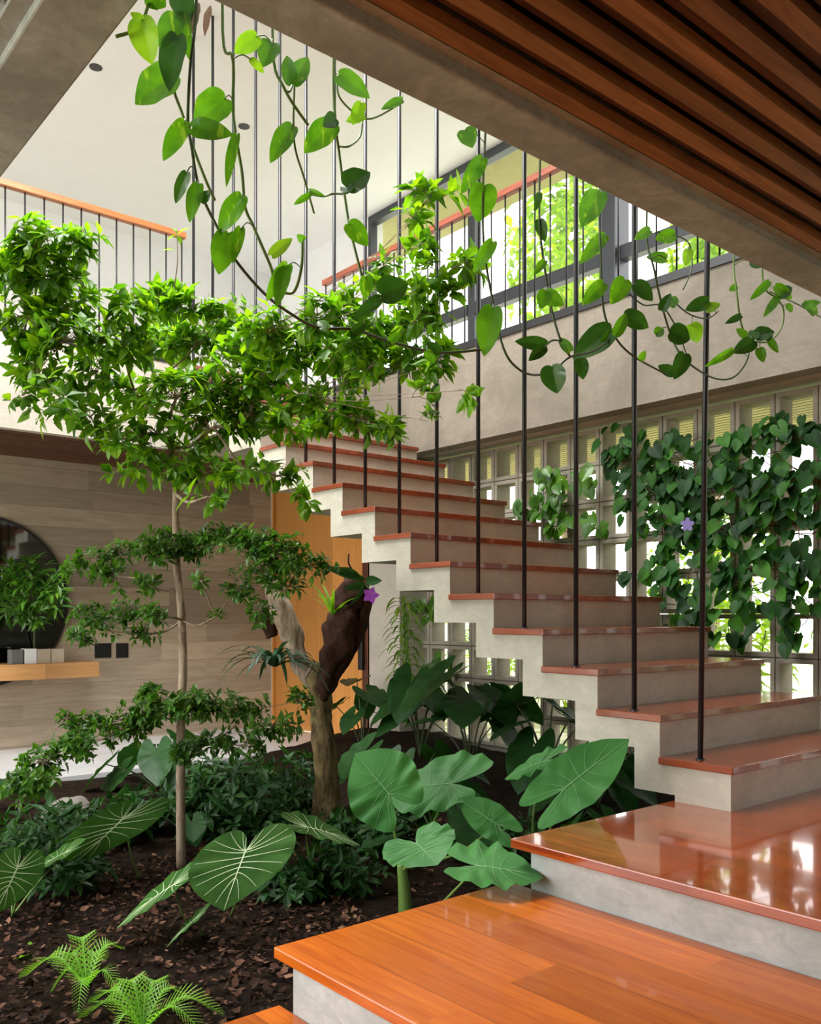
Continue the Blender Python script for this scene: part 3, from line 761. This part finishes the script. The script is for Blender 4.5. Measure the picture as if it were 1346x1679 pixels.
# ------------------------------------------------------------------ WHITE-VEINED PHILODENDRONS
def gl(e, J, w, T, d, dt, dw, root, pts=None, vw=.0021, droop=.12):
    return aleaf(e, J, T, (J[0]+w[0], J[1]+w[1]), d, dt, dw, root, 'leaf_glor', 'vein_w', 'glor', .005, .03, None, .06, droop, 5, vw, pts)
r_ = at(330, 1590, 3.5); r_.z = -.45
e = empty('philodendron', r_, 'philodendron with one big upright heart leaf and white veins, nearest the orange step', 'plant')
gl(e, (403,1395), (83,-14), (365,1492), 3.25, -.10, .02, at(350,1560,3.6), [((395,1460), 3.42)])
gl(e, (287,1450), (16,-26), (184,1512), 3.3, -.12, .15, at(340,1560,3.5), [((300,1500), 3.45)])
gl(e, (322,1506), (8,-14), (268,1548), 3.2, -.08, .1, at(340,1560,3.4), vw=.001)
r_ = at(230, 1430, 4.1); r_.z = -.45
e = empty('philodendron', r_, 'philodendron heart leaf with white veins left of the slender tree trunk', 'plant')
gl(e, (203,1341), (66,-8), (118,1423), 3.9, -.15, .10, r_, [((215,1400), 4.05)])
r_ = at(20, 1520, 3.6); r_.z = -.45
e = empty('philodendron', r_, 'philodendron cut by the left edge of the photo, white veins on drooping leaves', 'plant')
gl(e, (29,1422), (42,4), (-8,1502), 3.4, -.1, .06, r_, [((28,1470), 3.5)])
gl(e, (108,1398), (10,-15), (36,1432), 3.6, -.05, .14, r_, [((60,1450), 3.6)], vw=.001)
gl(e, (20,1398), (14,-10), (-40,1440), 3.7, -.05, .14, r_, vw=.001)
r_ = at(520, 1420, 4.1); r_.z = -.45
e = empty('philodendron', r_, 'flat-lying white-veined philodendron leaf below the gnarled trunk', 'plant')
gl(e, (501,1356), (-14,-20), (592,1374), 3.9, -.12, .22, r_, [((505,1390), 4.0)])
gl(e, (455,1362), (-8,-10), (500,1384), 3.95, -.08, .14, r_, vw=.001)

# ------------------------------------------------------------------ FERNS
def fern(label, crown, tips, d, seed):
    r = random.Random(seed); c = at(*crown, d); c.z = max(c.z, -.44)
    e = empty('fern', c, label, 'fern', 'bright ferns in the mulch')
    for (tx, ty, dd) in tips:
        T = at(tx, ty, d+dd); mid = (c+T)*.5+V((0,0,.05+.1*(T-c).length))
        pt = spline([c, mid, T], 11); n = len(pt); mb = MB()
        mb.tube(pt, [.002*(1-.7*i/n) for i in range(n)], 4, False)
        L = (T-c).length
        for i in range(2, n):
            t = i/(n-1); dr = (pt[min(i+1, n-1)]-pt[i-1]).normalized()
            s = dr.cross(UP).normalized(); nn = s.cross(dr)
            for sg in (1, -1):
                l = L*.30*math.sin(math.pi*min(.97, .12+.86*t))**.8+.004
                q = pt[i]; dd2 = (s*sg+dr*.75+nn*.22).normalized(); k = 5
                for j in range(k):
                    u = j/k; b0 = q+dd2*l*u-UP*.12*l*u*u; wd = l*.085*(1-u*.7)
                    mb.add([b0, b0+dd2*wd*.9+dr*wd*1.1, b0+dd2*l/k*1.1, b0+dd2*wd*.9-dr*wd*1.1], [(0,1,2,3)])
        mb.build('frond', M['leaf_fern'], e)
fern('small bright green fern in the mulch, the one further left', (142,1618), [(42,1600,.1),(130,1540,.12),(198,1555,.1),(198,1632,-.05),(128,1660,-.1),(85,1625,.0),(165,1575,.15),(100,1580,.12)], 2.75, 31)
fern('small bright green fern at the bottom edge, nearest the lowest step', (235,1690), [(135,1672,.1),(205,1612,.12),(262,1612,.15),(300,1630,.1),(365,1662,.05),(330,1690,-.05),(180,1700,-.05),(240,1640,.1),(155,1640,.1)], 2.58, 32)

# ------------------------------------------------------------------ MULCH, LEAF LITTER AND GROUND COVER
mb = MB(); r = random.Random(41)
for i in range(8000):
    x = r.uniform(-3.9, -.4); y = r.uniform(-3.2, .3)
    if i < 4500: x = r.uniform(-2.4, -.42); y = r.uniform(-3, -1.0)
    z = -.445 + .025*math.sin(x*2.3+1)*math.cos(y*1.9)+r.uniform(.004,.03)
    s = r.uniform(.005,.022)**1.0; a = V((r.uniform(-1,1), r.uniform(-1,1), r.uniform(-.35,.35))).normalized(); b_ = a.cross(V((r.uniform(-.4,.4), r.uniform(-.4,.4), 1))).normalized()
    c = V((x, y, z)); n_ = a.cross(b_)
    a = a*s; b_ = b_*s*r.uniform(.3,.7)
    mb.add([c-a-b_*.6, c+a*.3-b_+n_*s*.2, c+a, c+a*.2+b_, c-a*.6+b_*.8+n_*s*.15], [(0,1,2,3,4)])
o = mb.build('bark_mulch', M['mulch']); tag(o, 'brown bark chips and dry leaves spread over the dark garden soil', 'mulch', kind='stuff')
e = empty('garden_stone', at(110,1330,5.0), 'pale grey stone lying at the far left edge of the planting bed', 'stone')
lumpy(e, [at(70,1345,5), at(95,1332,5), at(125,1326,5), at(150,1336,5)], [.03,.07,.07,.03], M['stone'], 'stone_body', 55, 12, .15)
o = MB(); c = at(92,1570,3.1)
e = empty('fallen_leaf', c, 'single pale green fallen leaf lying on the mulch behind the left fern', 'leaf')
leaf(e, 'oval', at(28,1572,3.15), at(60,1556,3.2), at(34,1560,3.25), M['leaf_fern'], fold=.2, name='blade')

def bush(name, label, cat, c, rx, ry, rz, n, L, wd, m, seed, group=None, stems=6, big=False):
    r = random.Random(seed); e = empty(name, c, label, cat, group); fo = MB(); sb = MB()
    top_ = c+V((0,0,rz))
    for i in range(stems):
        q = c+V((r.uniform(-1,1)*rx*.7, r.uniform(-1,1)*ry*.7, rz*r.uniform(1,1.7)))
        sb.tube(spline([c+V((r.uniform(-1,1)*rx*.15, r.uniform(-1,1)*ry*.15, 0)), (c+q)*.5+rv(r)*.04, q], 3), .005, 4, False)
    for i in range(n):
        o_ = rv(r); q = top_+V((o_.x*rx, o_.y*ry, o_.z*rz))
        whorl(fo, q, V((o_.x, o_.y, .6)), r.randint(3,6), L*r.uniform(.7,1.2), wd, r)
    sb.build('stems', M['stem_d'], e, True); fo.build('foliage', m, e); return e
gc = [(405,1290,4.9,.27),(340,1290,5.1,.24),(475,1275,5.3,.25),(230,1290,5.0,.20),(560,1425,3.95,.16),(475,1455,3.8,.13),(110,1475,3.9,.17),(820,1330,4.4,.2),(640,1330,4.6,.18),(80,1345,4.6,.20),(180,1310,4.8,.18),(360,1330,4.9,.22),(420,1300,5.3,.22),(470,1330,5.0,.18),(590,1360,4.7,.15),(30,1330,4.2,.2)]
gl_ = ['taller dark shrub clump between the two trunks, nearer one', 'taller dark shrub clump just right of the slender trunk, by the pale floor', 'taller dark shrub clump between the two trunks, close to the gnarled one', 'taller dark shrub clump left of the slender trunk, by the pale floor', 'low dark leafy clump in front of the flat-lying veined leaf', 'low dark leafy clump just right of the big upright veined leaf', 'low dark leafy clump below the left veined leaf', 'low dark leafy clump right of the elephant ear cluster', 'low dark leafy clump behind the elephant ear cluster', 'low dark ground cover beside the pale stone at left', 'low dark ground cover left of the slender trunk', 'low dark ground cover just right of the slender trunk', 'low dark ground cover between both trunks, further back', 'low dark ground cover at the left foot of the gnarled trunk', 'low dark ground cover under the elephant ear cluster', 'low dark ground cover at the left edge of the photo']
for i, (px, py, d, s) in enumerate(gc):
    c = at(px, py, d); c.z = -.44
    bush('ground_cover', gl_[i], 'plant', c, s*1.3, s*1.1, s*(.55 if s < .235 else .8), 60 if s < .235 else 110, .085, .017, M['leaf_dark'], 60+i, 'dark ground cover plants')

# big-leaved dark plants (random heart leaves on stalks)
def taro(label, c, n, hmin, hmax, spread, size, seed, m='leaf_dark', group=None, kind='arrow', lean=(0,0)):
    r = random.Random(seed); e = empty('broad_leaved_plant', c, label, 'plant', group)
    for i in range(n):
        a = 2*math.pi*i/n+r.uniform(-.5,.5); h = r.uniform(hmin, hmax); rr = spread*r.uniform(.4,1)
        J = c+V((math.cos(a)*rr+lean[0]*h, math.sin(a)*rr+lean[1]*h, h)); s = size*r.uniform(.7,1.15)
        od = V((math.cos(a), math.sin(a), r.uniform(-.9,-.1))).normalized()
        W = od.cross(V((r.uniform(-.3,.3), r.uniform(-.3,.3), 1))).normalized()
        stalk(e, [c, c+V((math.cos(a)*rr*.4, math.sin(a)*rr*.4, h*.6)), J], .007, .004, M['stem_d'])
        leaf(e, kind, J, J+od*s, J+W*s*.42, M[m], None, .12, .15, .05, 6, 3, side=UP)
    return e
tg = 'dark broad-leaved plants under the stair'
taro('dark broad-leaved plant in front of the pale pier by the door', V((-3.9,1.15,-.35)), 6, .3, .62, .26, .26, 71, group=tg)
taro('dark broad-leaved plant under the stair by the block wall, far left one', V((-3.25,1.2,-.30)), 8, .25, .65, .30, .32, 72, group=tg)
taro('dark broad-leaved plant under the middle of the stair', V((-2.5,1.0,-.3)), 9, .3, .75, .32, .36, 73, group=tg)
taro('dark broad-leaved plant under the stair, seen in the notch above the big leaf', V((-1.9,1.1,-.3)), 8, .2, .62, .3, .34, 74, group=tg)
taro('dark broad-leaved plant deep under the lowest treads', V((-1.35,.9,-.32)), 7, .1, .36, .3, .3, 75, group=tg)
taro('low dark leafy plant beside the red landing under the stair edge', V((-.85,.2,-.42)), 6, .06, .24, .22, .22, 76, group=tg)
taro('low dark leafy plant between the elephant ears and the stair', V((-1.5,-.2,-.42)), 8, .08, .26, .35, .26, 77, group=tg)
taro('low dark leafy plant right of the gnarled trunk base', V((-2.3,.35,-.40)), 8, .1, .35, .35, .26, 78, group=tg)
taro('dark broad leaves low beside the slender trunk base', V((-2.6,-1.0,-.44)), 7, .06, .22, .3, .22, 79, group=tg)
taro('dark broad leaves at the far edge of the bed by the pale floor', V((-3.9,-.6,-.42)), 9, .12, .34, .4, .26, 80, group=tg)
taro('dark broad leaves at the far left corner of the bed', V((-3.6,-1.9,-.42)), 9, .12, .32, .4, .26, 81, group=tg)
# striped palm-like plant by the pier
c = at(668, 1190, 6.9); e = empty('striped_dracaena', c, 'pale striped dracaena with tiers of arching leaves in front of the block wall', 'plant')
stalk(e, [c, at(664,1100,6.9), at(668,1040,6.9), at(660,985,6.9)], .015, .008, M['stem_g'], 'cane')
r = random.Random(5); mb = MB()
for i in range(75):
    t = i/74; p = c.lerp(at(662,985,6.9), .25+.75*t); a = i*2.4
    strap(mb, p, V((math.cos(a), math.sin(a), .9)), .24*r.uniform(.8,1.2), .013, 2.6)
mb.build('leaves', M['leaf_varieg'], e, True)
# leafy sprig on the shelf
c = at(57, 1062, 7.55); c.z = .49
e = empty('potted_plant', c, 'leafy green plant rising from the shelf in front of the round mirror', 'plant')
stalk(e, [c, at(56,1030,7.5), at(50,990,7.5)], .012, .008, M['stem_d'], 'stem')
fo = MB(); r = random.Random(9)
for i in range(150):
    o_ = rv(r); q = at(48,968,7.05)+RT*o_.x*.27+UP*o_.z*.27+DF*o_.y*.10
    whorl(fo, q, o_+V((0,0,.4)), r.randint(3,5), .12*r.uniform(.7,1.2), .017, r)
fo.build('foliage', M['leaf_mid'], e)

# ------------------------------------------------------------------ HANGING POTHOS VINES
XV = -.10
def vp(px, py, off=0): return on(px, py, 0, XV+off)
STEMS = {
 'A': ('pothos vine from the beam corner that swings in the longest loop to the right', [[(322,0),(318,60),(312,110),(308,200),(314,240),(322,290),(335,330),(360,380),(385,425),(430,478),(470,510),(520,537),(580,540),(640,560),(720,578),(800,572)]], 0),
 'B': ('pothos vine just right of the beam corner, ending above the tree', [[(365,50),(380,90),(383,120),(382,180),(388,230),(397,285),(402,340),(415,370),(430,405),(445,440),(452,470),(480,480),(494,440),(496,392)]], .04),
 'C': ('pothos strand with the largest leaves, at the beam corner', [[(300,-10),(288,60),(283,135),(300,190),(318,245),(335,290),(352,328)]], -.05),
 'D': ('thin pothos strand, the one just right of the second downlight', [[(447,72),(466,145),(505,205)],[(483,130),(482,230),(498,290),(515,350)],[(466,145),(475,150),(483,130)]], .02),
 'E': ('pothos strand following a rod to the reddish handrail end', [[(547,105),(550,200),(556,250),(565,320),(575,380),(595,460),(600,480)],[(552,135),(560,165),(600,195),(640,180),(660,163)],[(556,240),(572,240),(590,225),(594,200)],[(562,318),(545,318),(530,322),(507,318)]], .0),
 'F': ('pothos vine that drops at the bright windows and loops low to the right', [[(795,235),(792,310),(793,400),(805,480),(825,570),(850,605),(880,615),(910,605),(935,585),(975,575),(1005,550),(1030,520)]], 0),
 'G': ('curled pothos strand in front of the bright gallery window', [[(885,280),(885,370),(893,440),(905,510),(920,560),(935,585)]], .03),
 'H': ('pothos vine left of the thick grey window post', [[(983,318),(985,420),(990,510),(1010,555),(1040,585),(1095,615)]], -.03),
 'I': ('tangled pothos vine in front of the cement wall beside the lowest rod', [[(1060,375),(1072,440),(1085,500),(1100,550),(1115,580),(1135,600),(1170,620),(1200,620),(1220,600),(1228,580)],[(1030,480),(1055,500),(1085,502),(1110,540),(1128,590)],[(1100,490),(1130,515),(1160,522),(1178,510)],[(1075,380),(1105,385),(1130,400),(1134,440),(1120,475)]], .0),
 'J': ('short straight pothos strand just right of the lowest rod', [[(1203,420),(1208,480),(1215,530),(1225,555)]], -.02),
 'K': ('leafy pothos tangle at the right edge under the beam', [[(1250,455),(1275,490),(1285,510),(1280,540),(1260,560),(1235,560)],[(1262,478),(1310,500),(1346,520),(1380,530)]], .02),
 'L': ('short pothos shoot with a lime leaf on the side beam', [[(262,-15),(245,5),(228,45),(190,60)]], .05),
}
LV = [(245,-8,272,12,17,'m'),(232,34,247,104,24,'l'),(288,28,262,74,21,'m'),(292,-8,312,36,20,'d'),(302,24,307,94,11,'m'),(290,62,273,145,22,'d'),(284,125,217,166,30,'m'),(368,163,316,204,29,'m'),(318,210,380,218,18,'m'),
 (302,203,266,262,17,'m'),(305,285,286,334,11,'d'),(387,225,368,302,9,'m'),(420,60,383,88,18,'l'),(446,72,430,106,19,'m'),(412,98,434,120,7,'l'),(478,136,468,86,13,'m'),(482,136,505,88,17,'m'),(478,210,441,263,17,'m'),
 (545,205,497,248,22,'m'),(550,195,530,205,14,'d'),(557,125,606,157,17,'m'),(592,170,578,204,11,'l'),(596,190,566,198,10,'l'),(658,165,625,177,8,'m'),(570,306,606,280,21,'d'),(573,314,560,298,11,'d'),(573,368,604,402,16,'m'),
 (395,324,357,382,18,'m'),(374,384,358,447,23,'m'),(394,376,382,428,10,'m'),(325,305,308,363,13,'m'),(470,436,437,494,14,'m'),(468,440,452,500,13,'m'),(447,418,479,388,11,'l'),(497,394,488,385,7,'m'),(507,320,481,335,6,'m'),(507,313,531,320,5,'m'),
 (626,482,669,464,24,'d'),(622,490,580,522,11,'d'),(600,455,600,492,11,'m'),(762,214,775,240,17,'m'),(790,262,756,316,14,'m'),(794,306,784,364,23,'m'),(807,398,775,447,12,'m'),(808,508,792,582,21,'m'),(978,318,955,370,20,'m'),(985,316,972,350,14,'m'),
 (990,388,950,431,12,'m'),(988,466,955,499,13,'m'),(1024,460,1002,498,16,'m'),(893,482,924,500,14,'m'),(895,478,886,506,12,'m'),(893,566,845,558,12,'d'),(892,570,868,590,10,'d'),(905,602,913,645,21,'d'),(1000,543,938,586,22,'d'),(952,590,956,622,12,'d'),
 (885,362,893,396,10,'d'),(884,318,878,346,6,'d'),(893,428,876,449,7,'m'),(1043,466,1071,492,14,'d'),(1025,518,1066,536,16,'d'),(1100,545,1133,556,18,'d'),(1133,533,1146,562,14,'l'),(1122,582,1107,621,14,'d'),(1104,612,1079,599,10,'d'),
 (1200,575,1158,601,7,'m'),(1160,494,1124,508,12,'d'),(1158,508,1182,497,8,'l'),(1105,385,1074,392,12,'m'),(1092,424,1060,420,10,'m'),(1065,378,1040,392,9,'m'),(1128,410,1124,436,9,'l'),(1232,428,1252,436,10,'d'),
 (1260,463,1230,492,7,'m'),(1275,488,1253,518,7,'m'),(1277,484,1300,470,11,'d'),(1272,470,1300,490,10,'m'),(1235,560,1203,578,13,'d'),(1240,550,1270,543,12,'d'),(1245,572,1252,594,9,'m'),(1262,558,1276,578,7,'m'),(1222,552,1208,538,7,'m'),
 (1238,556,1230,540,10,'d'),(1255,556,1262,535,9,'d'),(1318,502,1346,494,7,'m'),(1335,515,1320,490,8,'m'),(1290,500,1300,512,6,'m'),(1108,500,1092,488,10,'m'),(1085,508,1100,480,9,'d'),(1075,548,1090,538,9,'m'),(1050,590,1058,575,6,'m'),
 (1208,470,1195,476,6,'m'),(1214,518,1190,530,6,'d'),(1010,548,1030,510,10,'m'),(1005,545,985,560,8,'m'),(935,575,915,552,9,'m'),(720,578,700,560,9,'d'),(700,576,712,596,8,'m'),(640,560,655,545,8,'m'),(232,34,215,20,8,'l'),(330,330,343,312,10,'d'),(580,545,600,530,10,'d'),(536,540,520,524,9,'m')]
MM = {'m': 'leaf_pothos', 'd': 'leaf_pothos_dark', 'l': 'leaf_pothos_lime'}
vines = {}
for k, (lab, st_, off) in STEMS.items():
    p0 = vp(*st_[0][0], off)
    e = empty('pothos_vine', p0, lab, 'vine', 'pothos vines hanging from the edge of the opening')
    e.location = (p0.x, p0.y, 2.85)
    mb = MB()
    for i, s in enumerate(st_):
        pts = [vp(x, y, off+.02*math.sin(j*1.7)) for j, (x, y) in enumerate(s)]
        if i == 0: pts = [V((.13, pts[0].y, 2.83)), V((.02, pts[0].y, 2.83)), V((pts[0].x*.7, pts[0].y, max(2.6, pts[0].z+.1)))] + pts
        mb.tube(spline(pts, 5), .0038 if i == 0 else .0028, 6)
    vines[k] = (e, st_, off, mb)
r = random.Random(17)
petb = {k: MB() for k in vines}
for (bx, by, tx, ty, hw, sh) in LV:
    best = None
    for k, (e, st_, off, _) in vines.items():
        for s in st_:
            for i in range(len(s)-1):
                for q in range(5):
                    x = s[i][0]+(s[i+1][0]-s[i][0])*q/4; y = s[i][1]+(s[i+1][1]-s[i][1])*q/4
                    dd = (x-bx)**2+(y-by)**2
                    if best is None or dd < best[0]: best = (dd, k, x, y)
    _, k, x, y = best; e, st_, off, mb = vines[k]
    o2 = off+r.uniform(.01,.05)
    J = vp(bx, by, o2); dep = (J-CAM).dot(DF)
    T = at(tx, ty, dep+r.uniform(-.03,.03))
    dx, dy = tx-bx, ty-by; L = math.hypot(dx, dy)
    W = at(bx-dy/L*hw, by+dx/L*hw, dep+r.uniform(-.35,.35)*hw*dep/FPX)
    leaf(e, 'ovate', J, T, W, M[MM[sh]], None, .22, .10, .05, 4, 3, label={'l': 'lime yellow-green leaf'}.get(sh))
    S0 = vp(x, y, off)
    if (J-S0).length > .004: mb.tube(spline([S0, (S0+J)*.5+V((0,0,.012)), J], 3), .0018, 4, False)
for k, (e, st_, off, mb) in vines.items():
    o = mb.build('stem', M['stem_d'] if k in 'AFHIG' else M['stem_g'], e, True)
# dry pinkish bract at the beam corner
e = empty('dried_bract', vp(335, 30, .0), 'pinkish dry papery leaf hanging beside the rod at the beam corner', 'dry leaf')
for (a, b_, w_) in (((345,10),(334,56),7),((325,5),(314,52),9)):
    J, T = vp(*a, -.02), vp(*b_, -.02); leaf(e, 'oval', J, T, J+RT*w_*1.9/FPX, M['dry'], fold=.5, wave=.2, name='blade')

# ------------------------------------------------------------------ CLIMBER ON THE BLOCK WALL
def climber(name, label, cat, regions, n, seed, m, L=(.06,.105), y=1.80, group=None, gap=None):
    r = random.Random(seed); c = on(regions[0][0], regions[0][1]+regions[0][3], 1, y)
    e = empty(name, c, label, cat, group); fo = MB(); sb = MB()
    ol = outline('heart', 1); mm = len(ol)
    tot = sum(q[2]*q[3]*q[4] for q in regions); pts = []
    for (px, py, rx, ry, dn) in regions:
        k = int(n*rx*ry*dn/tot); prev = None
        for i in range(k):
            a = r.uniform(0, 6.283); q = math.sqrt(r.random())
            P = on(px+rx*q*math.cos(a), py+ry*q*math.sin(a), 1, y-r.uniform(0,.14)); pts.append(P)
            s = r.uniform(*L); od = V((r.uniform(-1,1), r.uniform(-1.2,.2), -1)).normalized()
            W = od.cross(V((r.uniform(-.5,.5), -1, .5))).normalized(); nn = od.cross(W)
            if nn.y > 0: nn = -nn
            vs = [P]+[P+od*s*u+W*s*.48*v_+nn*(.12*abs(v_)*s-.15*u*abs(u)*s) for u, v_ in ol]
            fo.add(vs, [(0, 1+j, 1+(j+1) % mm) for j in range(mm)])
            if prev is not None and i % 4 == 0 and (P-prev).length < .5:
                sb.tube([prev, (prev+P)*.5+V((0,.02,-.03)), P], .0028, 4, False)
            if i % 4 == 0: prev = P
    sb.build('stems', M['stem_b'], e, True); fo.build('foliage', m, e, True); return e
cl = climber('climbing_vine', 'dense dark green climber with heart leaves covering the block wall at right', 'climber',
 [(1110,760,120,55,.9),(1270,740,100,50,.9),(1020,720,40,28,.8),(1180,820,110,70,1),(1090,850,70,60,.7),(1290,850,80,70,.8),(1150,930,90,50,.8),(1260,950,90,50,.7),(1120,1000,60,35,.8),(1190,1030,55,30,.5),(1320,1000,40,55,.7),(1070,800,60,50,.8),(1060,940,40,30,.4),(1300,700,60,20,.8),(1290,1050,25,22,.8)], 620, 91, M['leaf_climb'])
fl = MB(); c = on(1127, 860, 1, 1.62)
for i in range(5):
    a = 2*math.pi*i/5+.3; d = RT*math.cos(a)+UP*math.sin(a); s = RT*-math.sin(a)+UP*math.cos(a)
    fl.add([c, c+d*.02+s*.016, c+d*.042+s*.009, c+d*.042-s*.009, c+d*.02-s*.016], [(0,1,2,3,4)])
fl.build('flower', M['lilac'], cl)['label'] = 'lilac flower'
climber('climbing_vine', 'light green leafy climber on the block wall behind the middle treads', 'climber', [(900,800,30,35,1),(875,830,22,22,1),(920,860,28,18,1),(955,780,20,25,.6),(980,850,20,30,.5)], 85, 92, M['leaf_mid'], (.06,.11))
climber('climbing_vine', 'sparse green climber on the block wall seen under the stair', 'climber', [(700,990,22,25,1),(720,1090,30,20,.7)], 36, 93, M['leaf_mid'], (.06,.1), 1.82)

# ------------------------------------------------------------------ GARDEN OUTSIDE
r = random.Random(200)
spots = [(-4.6,3.9,1.9,.6),(-3.6,3.4,.8,.5),(-2.9,4.6,2.4,.7),(-2.0,3.5,1.3,.5),(-1.2,4.7,2.6,.8),(-.6,3.5,1.2,.5),(.4,4.7,2.5,.8),(.7,3.3,.8,.4),(1.8,4.8,2.5,.8),(-6.2,4.8,2.2,.8)]
wh = ['in line with the pier', 'second from the pier', 'tall one, third from the pier', 'low one in the middle', 'tall one in the middle', 'low one behind the dark climber', 'tall one behind the dark climber', 'low one at the right edge', 'tall one at the right edge', 'beyond the wooden door wall']
for i, (x, y, h, s) in enumerate(spots):
    bush('garden_shrub', 'bright garden shrub outside the block wall, '+wh[i], 'shrub', V((x, y, -.28)), s, s*.7, h*.5, int(150*s*max(1, h)), .11, .028, M['leaf_out'], 210+i, 'garden shrubs outside the block wall')
for i, (x, y, z, s, lab) in enumerate([(*at(925,430,11.5).xy,4.6,.75,'sunlit tree outside the gallery window, left of the thick grey post'), (*at(1160,400,11.5).xy,4.4,.5,'sunlit tree outside the gallery window, right of the thick grey post')]):
    c = V((x, y, -.25)); e = empty('garden_tree', c, lab, 'tree', 'trees outside the gallery windows')
    MB().tube([c, c+V((.1,0,z*.5)), c+V((0,0,z+.5))], [.14,.1,.06], 8).build('trunk', M['bark_l'], e, True)
    fo = MB(); rr = random.Random(300+i)
    for k in range(420):
        o_ = rv(rr); q = c+V((0,0,z+1.2))+V((o_.x*s, o_.y*s, o_.z*1.9)); whorl(fo, q, o_+V((0,0,.3)), 4, .17, .05, rr)
    fo.build('foliage', M['leaf_out'], e)
